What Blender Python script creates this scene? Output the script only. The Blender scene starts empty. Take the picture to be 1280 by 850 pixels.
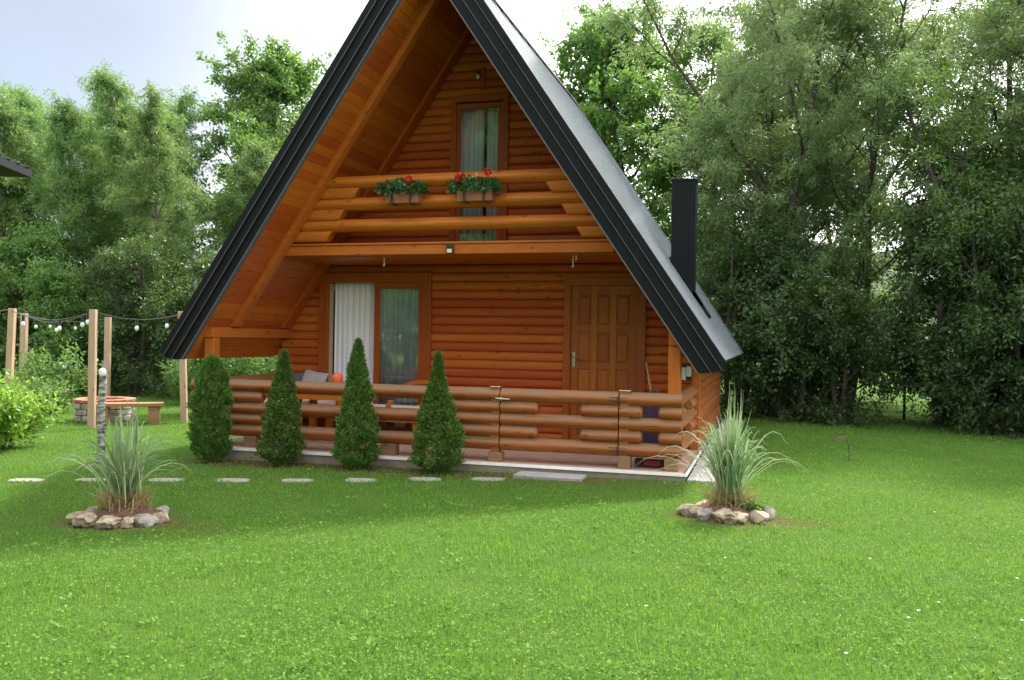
import bpy, math, random
import numpy as np
from mathutils import Matrix, Vector
PI = math.pi
sc = bpy.context.scene
COL = sc.collection
# ------------------------------------------------------------------ camera, sky, sun, exposure
cam_d = bpy.data.cameras.new("camera"); cam = bpy.data.objects.new("camera", cam_d); COL.objects.link(cam)
cam_d.sensor_width = 36.0; cam_d.lens = 36.0 * 1091.38 / 1280.0
cam_d.clip_start = 0.05; cam_d.clip_end = 2000.0
RI = (0.959691, 0.28056945, 0.01655183); UP = (-0.0161556, -0.00372518, 0.99986255); FW = (-0.280592546, 0.959826498, -0.000957745)
CAM = Vector((0.837, -9.188, 1.352))
cam.matrix_world = Matrix(((RI[0], UP[0], -FW[0], CAM.x), (RI[1], UP[1], -FW[1], CAM.y), (RI[2], UP[2], -FW[2], CAM.z), (0, 0, 0, 1)))
sc.camera = cam
SUN_EL = math.radians(50); SUN_AZ = math.atan2(0.25, 0.8)       # azimuth from +Y towards +X
world = bpy.data.worlds.new("World"); sc.world = world; world.use_nodes = True
wn = world.node_tree; wn.nodes.clear()
def wnode(t, **kw):
    n = wn.nodes.new(t)
    for k, v in kw.items(): setattr(n, k, v)
    return n
sky = wnode('ShaderNodeTexSky', sky_type='NISHITA', sun_disc=False, sun_elevation=SUN_EL, sun_rotation=SUN_AZ, air_density=1.0, dust_density=2.5, ozone_density=1.0)
wtc = wnode('ShaderNodeTexCoord'); wmap = wnode('ShaderNodeMapping'); wmap.inputs['Scale'].default_value = (1.0, 1.0, 2.2)
wno = wnode('ShaderNodeTexNoise'); wno.inputs['Scale'].default_value = 1.6; wno.inputs['Detail'].default_value = 6.0; wno.inputs['Roughness'].default_value = 0.55
wrp = wnode('ShaderNodeValToRGB'); wrp.color_ramp.elements[0].position = 0.28; wrp.color_ramp.elements[1].position = 0.62
wrp.color_ramp.elements[0].color = (.62, .62, .62, 1); wrp.color_ramp.elements[1].color = (1, 1, 1, 1)
wmix = wnode('ShaderNodeMix', data_type='RGBA')
# thin bright overcast veil, whitest round the sun
wgeo = wnode('ShaderNodeVectorMath', operation='DOT_PRODUCT')
sd = Vector((math.sin(SUN_AZ) * math.cos(SUN_EL), math.cos(SUN_AZ) * math.cos(SUN_EL), math.sin(SUN_EL)))
wgeo.inputs[1].default_value = sd
wcr = wnode('ShaderNodeMapRange'); wcr.inputs['From Min'].default_value = -0.1; wcr.inputs['From Max'].default_value = 0.92
wcr.inputs['To Min'].default_value = 0.0; wcr.inputs['To Max'].default_value = 1.0
wcc = wnode('ShaderNodeMix', data_type='RGBA'); wcc.inputs['A'].default_value = (7.3, 7.6, 7.9, 1); wcc.inputs['B'].default_value = (16.5, 16.5, 16.4, 1)
# one darker blue-grey bank of cloud low on the left
wg2 = wnode('ShaderNodeVectorMath', operation='DOT_PRODUCT'); wg2.inputs[1].default_value = Vector((-0.72, 0.62, 0.36)).normalized()
wr2 = wnode('ShaderNodeMapRange'); wr2.interpolation_type = 'SMOOTHSTEP'; wr2.inputs['From Min'].default_value = 0.84; wr2.inputs['From Max'].default_value = 1.0
wdk = wnode('ShaderNodeMix', data_type='RGBA'); wdk.inputs['B'].default_value = (2.4, 2.75, 3.35, 1)
wbg = wnode('ShaderNodeBackground'); wbg.inputs['Strength'].default_value = 0.10; wout = wnode('ShaderNodeOutputWorld')
L = wn.links.new
L(wtc.outputs['Generated'], wmap.inputs['Vector']); L(wmap.outputs[0], wno.inputs['Vector']); L(wno.outputs['Fac'], wrp.inputs['Fac'])
L(wtc.outputs['Generated'], wgeo.inputs[0]); L(wgeo.outputs['Value'], wcr.inputs['Value']); L(wcr.outputs[0], wcc.inputs['Factor'])
L(wtc.outputs['Generated'], wg2.inputs[0]); L(wg2.outputs['Value'], wr2.inputs['Value']); L(wr2.outputs[0], wdk.inputs['Factor']); L(wcc.outputs['Result'], wdk.inputs['A'])
L(wrp.outputs['Color'], wmix.inputs['Factor']); L(sky.outputs['Color'], wmix.inputs['A']); L(wdk.outputs['Result'], wmix.inputs['B'])
L(wmix.outputs['Result'], wbg.inputs['Color']); L(wbg.outputs[0], wout.inputs['Surface'])
sun_d = bpy.data.lights.new("sun", 'SUN'); sun_d.energy = 3.1; sun_d.angle = math.radians(5.0); sun_d.color = (1.0, 0.95, 0.86)
sun = bpy.data.objects.new("sun", sun_d); COL.objects.link(sun); sun.location = (5, 20, 25)
sun.rotation_euler = sd.to_track_quat('Z', 'Y').to_euler()
sc.view_settings.view_transform = 'Standard'; sc.view_settings.look = 'None'; sc.view_settings.gamma = 1.0
sc.view_settings.use_curve_mapping = False; sc.view_settings.exposure = 1.42
cy = sc.cycles
cy.max_bounces = 6; cy.diffuse_bounces = 3; cy.glossy_bounces = 3; cy.transmission_bounces = 5; cy.transparent_max_bounces = 6
cy.caustics_reflective = False; cy.caustics_refractive = False; cy.use_denoising = True

# ------------------------------------------------------------------ materials
def nt(name):
    m = bpy.data.materials.new(name); m.use_nodes = True; t = m.node_tree; t.nodes.clear()
    out = t.nodes.new('ShaderNodeOutputMaterial'); b = t.nodes.new('ShaderNodeBsdfPrincipled'); t.links.new(b.outputs[0], out.inputs[0])
    return m, t, b, out
def noise(t, vec, scale, detail=4, rough=.55, dist=0):
    n = t.nodes.new('ShaderNodeTexNoise'); n.inputs['Scale'].default_value = scale; n.inputs['Detail'].default_value = detail
    n.inputs['Roughness'].default_value = rough; n.inputs['Distortion'].default_value = dist
    if vec: t.links.new(vec, n.inputs['Vector'])
    return n.outputs['Fac']
def mixc(t, fac, a, b, mode='MIX'):
    n = t.nodes.new('ShaderNodeMix'); n.data_type = 'RGBA'; n.blend_type = mode
    for s, v in (('Factor', fac), ('A', a), ('B', b)):
        if hasattr(v, 'is_linked') or hasattr(v, 'links'): t.links.new(v, n.inputs[s])
        elif s == 'Factor': n.inputs[s].default_value = v
        else: n.inputs[s].default_value = (*v, 1) if len(v) == 3 else v
    return n.outputs['Result']
def rng(t, v, a, b, c=0., d=1.):
    n = t.nodes.new('ShaderNodeMapRange'); t.links.new(v, n.inputs['Value'])
    for k, x in zip(('From Min', 'From Max', 'To Min', 'To Max'), (a, b, c, d)): n.inputs[k].default_value = x
    return n.outputs[0]
def math_(t, op, a, b=0.):
    n = t.nodes.new('ShaderNodeMath'); n.operation = op
    for i, v in enumerate((a, b)):
        if hasattr(v, 'links'): t.links.new(v, n.inputs[i])
        else: n.inputs[i].default_value = v
    return n.outputs[0]
def coords(t, scale=(1, 1, 1), kind='Object', rot=(0, 0, 0)):
    c = t.nodes.new('ShaderNodeTexCoord'); m = t.nodes.new('ShaderNodeMapping'); m.inputs['Scale'].default_value = scale
    m.inputs['Rotation'].default_value = rot
    t.links.new(c.outputs[kind], m.inputs['Vector']); return m.outputs[0]
def bump(t, b, h, strength=.3, dist=.01):
    n = t.nodes.new('ShaderNodeBump'); n.inputs['Strength'].default_value = strength; n.inputs['Distance'].default_value = dist
    t.links.new(h, n.inputs['Height']); t.links.new(n.outputs[0], b.inputs['Normal'])
def plain(name, col, rough=.6, metal=0., var=.12, scale=6., bmp=.15):
    m, t, b, o = nt(name); v = coords(t)
    n = noise(t, v, scale, 5); c = mixc(t, rng(t, n, .3, .7), tuple(x * (1 - var) for x in col), tuple(min(1, x * (1 + var)) for x in col))
    t.links.new(c, b.inputs['Base Color']); b.inputs['Roughness'].default_value = rough; b.inputs['Metallic'].default_value = metal
    if bmp: bump(t, b, noise(t, v, scale * 8, 3), bmp, .004)
    return m
def island(t):
    g = t.nodes.new('ShaderNodeNewGeometry'); return g.outputs['Random Per Island'], g
def wood(name, light, dark, axis='X', weather=0.0, knots=True, rough=.42, grain=1.0):
    m, t, b, o = nt(name)
    r, g = island(t)
    sc_ = {'X': (1.2, 14, 14), 'Y': (14, 1.2, 14), 'Z': (14, 14, 1.2)}[axis]
    v0 = coords(t, sc_)
    add = t.nodes.new('ShaderNodeVectorMath'); add.operation = 'ADD'; mul = t.nodes.new('ShaderNodeVectorMath'); mul.operation = 'SCALE'
    cmb = t.nodes.new('ShaderNodeCombineXYZ'); [t.links.new(r, cmb.inputs[i]) for i in range(3)]
    t.links.new(cmb.outputs[0], mul.inputs[0]); mul.inputs['Scale'].default_value = 37.0
    t.links.new(v0, add.inputs[0]); t.links.new(mul.outputs[0], add.inputs[1]); v = add.outputs[0]
    n1 = noise(t, v, 1.5 * grain, 6, .62, .6); n2 = noise(t, v, 6.0 * grain, 4, .6)
    c = mixc(t, rng(t, n1, .32, .68), dark, light)
    c = mixc(t, rng(t, n2, .35, .8, 0, .45), c, tuple(x * .62 for x in dark))
    hs = t.nodes.new('ShaderNodeHueSaturation'); t.links.new(c, hs.inputs['Color']); t.links.new(rng(t, r, 0, 1, .86, 1.15), hs.inputs['Value'])
    t.links.new(rng(t, r, 0, 1, .49, .507), hs.inputs['Hue']); c = hs.outputs[0]
    if knots:
        vo = t.nodes.new('ShaderNodeTexVoronoi'); vo.inputs['Scale'].default_value = .42; vo.inputs['Randomness'].default_value = 1.0
        sk = {'X': (9, 18, 18), 'Y': (18, 9, 18), 'Z': (18, 18, 9)}[axis]
        t.links.new(coords(t, sk), vo.inputs['Vector'])
        kf = rng(t, vo.outputs['Distance'], .06, .17, .8, 0.); c = mixc(t, kf, c, tuple(x * .3 for x in dark))
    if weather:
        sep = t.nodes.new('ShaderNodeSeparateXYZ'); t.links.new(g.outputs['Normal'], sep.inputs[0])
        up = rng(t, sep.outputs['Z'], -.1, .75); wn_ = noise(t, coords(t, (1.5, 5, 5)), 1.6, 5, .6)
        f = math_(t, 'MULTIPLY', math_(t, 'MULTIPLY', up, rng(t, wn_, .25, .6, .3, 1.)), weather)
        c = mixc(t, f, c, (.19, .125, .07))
    ck = {'X': (.9, 30, 30), 'Y': (30, .9, 30), 'Z': (30, 30, .9)}[axis]
    cn = noise(t, coords(t, ck), 1.3, 2, .5, .3); cf = rng(t, cn, .66, .70, 0, .7 if weather else .0); c = mixc(t, cf, c, tuple(x * .22 for x in dark))
    t.links.new(c, b.inputs['Base Color']); b.inputs['Roughness'].default_value = rough; b.inputs['Specular IOR Level'].default_value = .25
    bump(t, b, math_(t, 'SUBTRACT', n2, cf), .35, .004)
    return m
def leaf(name, a, bcol, trans=.45, rough=.45, tcol=None, spec=.45, patch=0.):
    m, t, b, o = nt(name); r, g = island(t)
    c = mixc(t, r, a, bcol)
    oi = t.nodes.new('ShaderNodeObjectInfo')
    hs = t.nodes.new('ShaderNodeHueSaturation'); t.links.new(c, hs.inputs['Color'])
    t.links.new(rng(t, oi.outputs['Random'], 0, 1, .488, .512), hs.inputs['Hue']); t.links.new(rng(t, oi.outputs['Random'], 0, 1, .88, 1.12), hs.inputs['Value']); c = hs.outputs[0]
    if patch:
        n = noise(t, coords(t), .55, 5, .6); c = mixc(t, rng(t, n, .45, .7, 0, patch), c, (.20, .27, .05))
        n2 = noise(t, coords(t), 1.7, 4, .6); c = mixc(t, rng(t, n2, .45, .62, 0, .45), c, (.05, .145, .02)); n3 = noise(t, coords(t), .9, 6, .75); c = mixc(t, rng(t, n3, .60, .72, 0, .6), c, (.24, .22, .08)); n4 = noise(t, coords(t), .28, 5, .65); c = mixc(t, rng(t, n4, .40, .62, 0, .5), c, (.045, .12, .02))
    t.links.new(c, b.inputs['Base Color']); b.inputs['Roughness'].default_value = rough; b.inputs['Specular IOR Level'].default_value = spec
    tr = t.nodes.new('ShaderNodeBsdfTranslucent'); mx = t.nodes.new('ShaderNodeMixShader'); mx.inputs[0].default_value = trans
    tc = mixc(t, .55, c, tcol or (.30, .46, .05)); t.links.new(tc, tr.inputs['Color'])
    t.links.new(b.outputs[0], mx.inputs[1]); t.links.new(tr.outputs[0], mx.inputs[2]); t.links.new(mx.outputs[0], o.inputs[0])
    return m
M = {}
M['wall_wood'] = wood('wall_wood', (.50, .126, .018), (.41, .092, .013), 'X', rough=.5)
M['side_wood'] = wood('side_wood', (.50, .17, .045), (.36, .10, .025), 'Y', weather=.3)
M['beam_wood'] = wood('beam_wood', (.53, .165, .022), (.43, .115, .015), 'X')
M['beam_wood_y'] = wood('beam_wood_y', (.53, .165, .022), (.43, .115, .015), 'Y')
M['post_wood'] = wood('post_wood', (.53, .165, .022), (.43, .115, .015), 'Z')
M['frame_wood'] = wood('frame_wood', (.40, .105, .016), (.32, .075, .012), 'Z', knots=False, rough=.35)
M['door_wood'] = wood('door_wood', (.38, .112, .018), (.31, .085, .012), 'Z', knots=False, rough=.4)
M['soffit_wood'] = wood('soffit_wood', (.54, .135, .016), (.44, .10, .012), 'Y')
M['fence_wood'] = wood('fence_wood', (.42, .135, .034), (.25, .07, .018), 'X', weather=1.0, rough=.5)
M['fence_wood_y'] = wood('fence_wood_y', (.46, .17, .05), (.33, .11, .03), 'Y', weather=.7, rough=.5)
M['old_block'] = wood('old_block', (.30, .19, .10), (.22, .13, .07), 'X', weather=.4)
M['pine'] = wood('pine', (.56, .40, .27), (.45, .31, .2), 'Z', rough=.7)
M['bench_wood'] = wood('bench_wood', (.42, .25, .12), (.32, .17, .08), 'X', weather=.35, rough=.6)
M['bark'] = plain('bark', (.075, .062, .048), .9, var=.4, scale=9, bmp=.6)
M['bark_pale'] = plain('bark_pale', (.12, .105, .085), .9, var=.35, scale=9, bmp=.6)
M['metal_dark'] = plain('metal_dark', (.004, .0055, .007), .55, 0, .15, 3, .0); M['metal_dark'].node_tree.nodes['Principled BSDF'].inputs['Specular IOR Level'].default_value = .18
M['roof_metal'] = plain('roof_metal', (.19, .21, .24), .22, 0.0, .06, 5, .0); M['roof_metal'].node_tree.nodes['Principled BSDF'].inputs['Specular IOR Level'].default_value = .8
M['metal_edge'] = plain('metal_edge', (.09, .095, .10), .5, .0, .1, 5, 0)
M['steel'] = plain('steel', (.55, .53, .48), .3, .9, .1, 20, .05)
M['hinge_black'] = plain('hinge_black', (.03, .03, .032), .5, .3, .2, 20, .05)
M['tile'] = plain('tile', (.50, .36, .29), .35, 0, .1, 3, .05)
M['tile_edge'] = plain('tile_edge', (.86, .83, .80), .45, 0, .08, 9, .05)
M['concrete'] = plain('concrete', (.24, .20, .15), .9, 0, .3, 6, .4)
M['stone_paver'] = plain('stone_paver', (.25, .24, .20), .85, 0, .22, 14, .4)
M['paver'] = plain('paver', (.30, .28, .27), .8, 0, .12, 10, .3)
M['rock'] = plain('rock', (.30, .235, .16), .95, 0, .6, 16, 1.)
M['rock_grey'] = plain('rock_grey', (.25, .225, .19), .95, 0, .55, 16, 1.)
M['mulch'] = plain('mulch', (.10, .052, .03), .95, 0, .5, 30, .8)
M['brick'] = plain('brick', (.40, .15, .10), .85, 0, .3, 14, .4)
M['rubble'] = plain('rubble', (.42, .38, .32), .9, 0, .45, 10, .8)
M['curtain'] = plain('curtain', (.86, .85, .90), .9, 0, .03, 2, 0)
M['room'] = plain('room', (.30, .24, .18), .8, 0, .1, 2, 0)
M['cushion'] = plain('cushion', (.70, .66, .60), .95, 0, .06, 12, .2)
M['cushion_grey'] = plain('cushion_grey', (.40, .37, .36), .95, 0, .1, 12, .3)
M['cushion_dark'] = plain('cushion_dark', (.10, .10, .11), .95, 0, .1, 12, .3)
M['terracotta'] = plain('terracotta', (.34, .12, .07), .7, 0, .12, 10, .1)
M['orange_pot'] = plain('orange_pot', (.75, .14, .03), .5, 0, .1, 10, .05)
M['red_petal'] = plain('red_petal', (.62, .012, .015), .6, 0, .3, 40, 0)
M['white_petal'] = plain('white_petal', (.80, .80, .74), .6, 0, .1, 40, 0)
M['black_plastic'] = plain('black_plastic', (.02, .02, .022), .4, 0, .1, 10, .05)
M['led'] = plain('led', (.70, .66, .38), .3, 0, .1, 30, 0)
M['bulb'] = plain('bulb', (.85, .86, .84), .12, 0, .03, 10, 0)
M['box_grey'] = plain('box_grey', (.62, .66, .68), .5, 0, .06, 10, 0)
M['purple'] = plain('purple', (.045, .02, .06), .8, 0, .4, 12, .3)
M['red_plastic'] = plain('red_plastic', (.30, .03, .03), .6, 0, .2, 12, .05)
M['stick'] = wood('stick', (.55, .36, .20), (.45, .27, .14), 'Z', knots=False)
M['straw'] = plain('straw', (.50, .28, .10), .95, 0, .3, 40, .3)
M['gravel'] = plain('gravel', (.38, .37, .35), .9, 0, .4, 60, .8)
M['birch'] = None
m, t, b, o = nt('birch_bark'); v = coords(t, (6, 6, 22)); n = noise(t, v, 1.6, 6, .7)
t.links.new(mixc(t, rng(t, n, .42, .58), (.07, .07, .055), (.42, .43, .38)), b.inputs['Base Color']); b.inputs['Roughness'].default_value = .9; bump(t, b, n, .5, .01); M['birch'] = m
# thin window glass: clear with a reflection
m, t, b, o = nt('window_glass'); t.nodes.remove(b)
gl = t.nodes.new('ShaderNodeBsdfGlossy'); gl.inputs['Roughness'].default_value = .015; tp = t.nodes.new('ShaderNodeBsdfTransparent'); tp.inputs[0].default_value = (.95, .98, .97, 1)
fr = t.nodes.new('ShaderNodeFresnel'); fr.inputs[0].default_value = 1.95; mx = t.nodes.new('ShaderNodeMixShader')
t.links.new(math_(t, 'MULTIPLY', fr.outputs[0], 1.15), mx.inputs[0]); t.links.new(tp.outputs[0], mx.inputs[1]); t.links.new(gl.outputs[0], mx.inputs[2]); t.links.new(mx.outputs[0], o.inputs[0]); M['glass'] = m
# ground: soil and turf under the blades
m, t, b, o = nt('lawn_ground'); v = coords(t)
n1 = noise(t, v, .45, 6, .6); n2 = noise(t, v, 3.2, 5, .65); n3 = noise(t, v, 45, 4, .7)
c = mixc(t, rng(t, n1, .35, .65), (.08, .18, .022), (.12, .22, .03)); c = mixc(t, rng(t, n2, .45, .75, 0, .35), c, (.16, .20, .05))
c = mixc(t, rng(t, n3, .35, .7, 0, .8), (.05, .10, .016), c)
cw = coords(t, kind='Object'); sepg = t.nodes.new('ShaderNodeSeparateXYZ'); t.links.new(cw, sepg.inputs[0]); wob = rng(t, noise(t, v, 2.6, 5, .7), .25, .75, -.28, .28)
def worn(cx, cy, ex, ey, amount):
    dx = math_(t, 'DIVIDE', math_(t, 'SUBTRACT', sepg.outputs['X'], cx), ex); dy = math_(t, 'DIVIDE', math_(t, 'SUBTRACT', sepg.outputs['Y'], cy), ey)
    d = math_(t, 'SQRT', math_(t, 'ADD', math_(t, 'MULTIPLY', dx, dx), math_(t, 'MULTIPLY', dy, dy))); return rng(t, math_(t, 'ADD', d, wob), .55, 1.05, amount, 0.)
soilc = mixc(t, n3, (.085, .05, .026), (.17, .11, .06))
for cx_, cy_, ex_, ey_, am in ((-4.02, -3.46, .62, .40, .9), (.58, -1.8, .58, .42, .9), (-3.0, -.28, 3.3, .42, .9), (1.15, -1.75, .4, .2, .4), (-3.3, -3.5, .4, .2, .55)):
    c = mixc(t, worn(cx_, cy_, ex_, ey_, am), c, soilc)
t.links.new(c, b.inputs['Base Color']); b.inputs['Roughness'].default_value = 1.0; b.inputs['Specular IOR Level'].default_value = .1; bump(t, b, n3, .9, .04); M['lawn'] = m
M['grass'] = leaf('grass_blade', (.07, .175, .028), (.19, .345, .07), .42, .65, (.32, .56, .05), .12, patch=.6)
M['clover'] = leaf('clover_leaf', (.085, .215, .03), (.15, .31, .055), .3, .65, (.3, .5, .08), .12)
M['dry_grass'] = leaf('dry_grass', (.25, .17, .07), (.35, .26, .12), .2, .8, (.4, .3, .12), .2)
M['soil'] = plain('soil', (.13, .075, .04), .95, 0, .35, 18, .8)
M['willow'] = leaf('willow_leaf', (.095, .165, .06), (.18, .26, .12), .5, .40, (.40, .56, .14), .7)
M['willow_light'] = leaf('willow_light_leaf', (.09, .185, .055), (.17, .29, .10), .45, .45, (.36, .52, .10), .45)
M['broad'] = leaf('broad_leaf', (.06, .135, .03), (.105, .21, .05), .45, .4, (.32, .54, .07), .6)
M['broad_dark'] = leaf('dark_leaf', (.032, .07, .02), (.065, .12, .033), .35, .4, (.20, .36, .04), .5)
M['bush_light'] = leaf('bush_leaf', (.12, .26, .03), (.22, .40, .06), .45, .45, (.45, .65, .08), .4)
M['bush_mid'] = leaf('bush_mid_leaf', (.06, .14, .03), (.11, .22, .05), .4, .45, (.3, .5, .08), .5)
M['thuja'] = leaf('thuja_leaf', (.045, .115, .02), (.12, .22, .035), .22, .6, (.2, .36, .05), .3)
M['pampas'] = leaf('pampas_blade', (.075, .19, .05), (.34, .44, .24), .3, .5, (.35, .5, .2), .4)
M['pampas_pale'] = leaf('pampas_plume', (.42, .46, .30), (.55, .56, .40), .3, .7, (.5, .5, .3), .3)
M['geranium'] = leaf('geranium_leaf', (.035, .11, .045), (.07, .18, .07), .25, .5, (.15, .35, .08), .3)

# ------------------------------------------------------------------ mesh helpers
class MB:
    def __init__(s): s.v = []; s.f = []; s.mi = []; s.cur = 0
    def add(s, vs, fs):
        o = len(s.v); s.v += [tuple(x) for x in vs]; s.f += [tuple(i + o for i in f) for f in fs]; s.mi += [s.cur] * len(fs); return s
    def box(s, x0, x1, y0, y1, z0, z1, rz=0, c=None):
        vs = [(x, y, z) for x in (x0, x1) for y in (y0, y1) for z in (z0, z1)]
        if rz:
            cx, cyy = c or ((x0 + x1) / 2, (y0 + y1) / 2); ca, sa = math.cos(rz), math.sin(rz)
            vs = [(cx + (x - cx) * ca - (y - cyy) * sa, cyy + (x - cx) * sa + (y - cyy) * ca, z) for x, y, z in vs]
        return s.add(vs, [(0, 1, 3, 2), (4, 6, 7, 5), (0, 4, 5, 1), (2, 3, 7, 6), (0, 2, 6, 4), (1, 5, 7, 3)])
    def prism(s, poly, axis, a, b):                    # poly in the two other axes; extruded from a to b
        n = len(poly)
        def P(p, w): return {'X': (w, p[0], p[1]), 'Y': (p[0], w, p[1]), 'Z': (p[0], p[1], w)}[axis]
        vs = [P(p, a) for p in poly] + [P(p, b) for p in poly]
        fs = [tuple(range(n)), tuple(range(2 * n - 1, n - 1, -1))] + [(i, i + n, (i + 1) % n + n, (i + 1) % n) for i in range(n)]
        return s.add(vs, fs)
    def tube(s, pts, rad, n=8, cap=True, sq=0):
        pts = [Vector(p) for p in pts]; k = len(pts)
        if not hasattr(rad, '__len__'): rad = [rad] * k
        vs = []; ref = None
        for i, p in enumerate(pts):
            d = (pts[min(i + 1, k - 1)] - pts[max(i - 1, 0)]).normalized()
            if ref is None: ref = d.orthogonal().normalized()
            ref = (ref - d * ref.dot(d)).normalized(); w = d.cross(ref)
            for j in range(n):
                a = 2 * PI * j / n; q_ = 1.0 if not sq else (abs(math.cos(a)) ** sq + abs(math.sin(a)) ** sq) ** (-1 / sq); vs.append(p + (ref * math.cos(a) + w * math.sin(a)) * rad[i] * q_)
        fs = [(i * n + j, i * n + (j + 1) % n, (i + 1) * n + (j + 1) % n, (i + 1) * n + j) for i in range(k - 1) for j in range(n)]
        if cap: fs += [tuple(range(n - 1, -1, -1)), tuple(range((k - 1) * n, k * n))]
        return s.add(vs, fs)
    def log(s, a, b, r, n=20, round_a=True, round_b=True, seed=0):
        a = Vector(a); b = Vector(b); d = (b - a); Ln = d.length; d.normalize(); rn = random.Random(seed)
        pts = []; rad = []
        if round_a:
            for q in (0, .12, .35, .7): pts.append(a + d * r * .55 * q); rad.append(r * (.62 + .38 * math.sin(q / 1. * PI / 2 * 1.0)) if q < .7 else r * .97)
        else: pts.append(a); rad.append(r)
        m_ = max(2, int(Ln / .25))
        for i in range(1, m_): pts.append(a + d * (Ln * i / m_)); rad.append(r * (1 + rn.uniform(-.018, .018)))
        if round_b:
            for q in (.7, .35, .12, 0): pts.append(b - d * r * .55 * q); rad.append(r * (.62 + .38 * math.sin(q * PI / 2)) if q < .7 else r * .97)
        else: pts.append(b); rad.append(r)
        good = [(pts[0], rad[0])]
        for p_, q_ in zip(pts[1:], rad[1:]):
            if (p_ - good[-1][0]).dot(d) > 1e-4: good.append((p_, q_))
        return s.tube([g[0] for g in good], [g[1] for g in good], n, sq=3.4)
    def build(s, name, mat, parent=None, bevel=0., smooth=True, loc=None):
        me = bpy.data.meshes.new(name); me.from_pydata(s.v, [], s.f)
        for m_ in (mat if isinstance(mat, (list, tuple)) else [mat]): me.materials.append(m_)
        me.polygons.foreach_set('material_index', s.mi)
        import bmesh
        bm = bmesh.new(); bm.from_mesh(me); bmesh.ops.recalc_face_normals(bm, faces=bm.faces); bm.to_mesh(me); bm.free()
        if smooth: me.shade_smooth(); me.set_sharp_from_angle(angle=math.radians(38))
        o = bpy.data.objects.new(name, me); COL.objects.link(o)
        if parent: o.parent = parent
        if loc: o.location = loc
        if bevel:
            md = o.modifiers.new('bevel', 'BEVEL'); md.width = bevel; md.segments = 2; md.limit_method = 'ANGLE'; md.angle_limit = math.radians(50)
        return o
def tag(o, label=None, cat=None, group=None, kind=None):
    if label: o['label'] = label
    if cat: o['category'] = cat
    if group: o['group'] = group
    if kind: o['kind'] = kind
    return o
def thing(name, label, cat, loc=(0, 0, 0), rz=0, group=None):
    o = bpy.data.objects.new(name, None); COL.objects.link(o); o.location = loc; o.rotation_euler = (0, 0, rz); o.empty_display_size = .2
    return tag(o, label, cat, group)
def copy_tree(o, parent=None):
    c = o.copy(); COL.objects.link(c)
    if parent: c.parent = parent
    for ch in list(o.children): copy_tree(ch, c)
    return c
def np_mesh(name, verts, nper, faces_local, mat, smooth=False):
    """many identical small polys groups: verts (N*nper,3); faces_local list of index tuples"""
    V = np.asarray(verts, np.float32).reshape(-1, 3); N = len(V) // nper
    loops = []; sizes = []
    base = (np.arange(N) * nper)[:, None]
    idx = np.concatenate([np.array(f) for f in faces_local])[None, :] + base
    sizes = np.tile(np.array([len(f) for f in faces_local]), N)
    starts = np.concatenate([[0], np.cumsum(sizes)[:-1]])
    me = bpy.data.meshes.new(name); me.vertices.add(len(V)); me.vertices.foreach_set('co', V.ravel())
    me.loops.add(idx.size); me.loops.foreach_set('vertex_index', idx.ravel().astype(np.int32))
    me.polygons.add(len(sizes)); me.polygons.foreach_set('loop_start', starts.astype(np.int32))
    me.polygons.foreach_set('material_index', np.zeros(len(sizes), np.int32))
    me.materials.append(mat); me.update(calc_edges=True); me.validate()
    return me
def norm(a): return a / np.maximum(np.linalg.norm(a, axis=1, keepdims=True), 1e-9)
def leaves_mesh(name, pos, dirs, ln, wd, mat, rs, fold=.25):
    n = len(pos); d = norm(dirs); r = norm(rs.randn(n, 3)); s = norm(np.cross(d, r)); u = np.cross(s, d)
    ln = ln * rs.uniform(.7, 1.25, (n, 1)); wd = wd * rs.uniform(.75, 1.2, (n, 1))
    mid = pos + d * ln * .45 + u * ln * .06
    v = np.stack([pos, mid + s * wd * .5 - u * wd * fold, pos + d * ln, mid - s * wd * .5 - u * wd * fold], 1)
    v2 = v.reshape(-1, 3)
    return np_mesh(name, v2, 4, [(0, 1, 2), (0, 2, 3)], mat)
def gz(x): return -.07 + .012 * np.clip(x, -8, 0)
def G(x): return float(gz(x))

# ------------------------------------------------------------------ ground, hills, gravel
def axis_pts():
    a = [-400, -200, -100, -60, -40, -30, -25, -20]; a += list(np.arange(-18, 18.1, .75)); a += [20, 25, 30, 40, 60, 100, 200, 400]; return a
ax = axis_pts(); mb = MB()
nr = random.Random(4)
for y in ax:
    for x in ax:
        far = max(abs(x), abs(y)) > 60
        z = G(x) - .012
        mb.v.append((x, y, z))
n_ = len(ax)
for j in range(n_ - 1):
    for i in range(n_ - 1): mb.f.append((j * n_ + i, j * n_ + i + 1, (j + 1) * n_ + i + 1, (j + 1) * n_ + i)); mb.mi.append(0)
tag(mb.build('ground', M['lawn'], smooth=False), kind='structure')
# wooded hill far beyond the trees
m, t, b, o = nt('far_wood'); v = coords(t); n = noise(t, v, .18, 6, .7)
t.links.new(mixc(t, rng(t, n, .35, .65), (.05, .095, .055), (.11, .17, .09)), b.inputs['Base Color']); b.inputs['Roughness'].default_value = 1; bump(t, b, n, 1, 3)
mb = MB(); rows = 14; cols = 90
from mathutils import noise as mn
for j in range(rows):
    for i in range(cols):
        a = math.radians(-70 + 140 * i / (cols - 1)); rad = 130 + j * 14; s_ = math.sin(min(1, j / (rows - 3)) * PI / 2)
        h = (15 + 9 * math.sin(a * 3.1 + 1.1) + 5 * math.sin(a * 7.3)) * s_ + 2.5 * mn.noise(Vector((i * .9, j * .9, 0))) * s_ - .5
        mb.v.append((CAM.x + rad * math.sin(a), CAM.y + rad * math.cos(a), h))
for j in range(rows - 1):
    for i in range(cols - 1): mb.f.append((j * cols + i, j * cols + i + 1, (j + 1) * cols + i + 1, (j + 1) * cols + i)); mb.mi.append(0)
tag(mb.build('hills', m), kind='structure')
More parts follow.
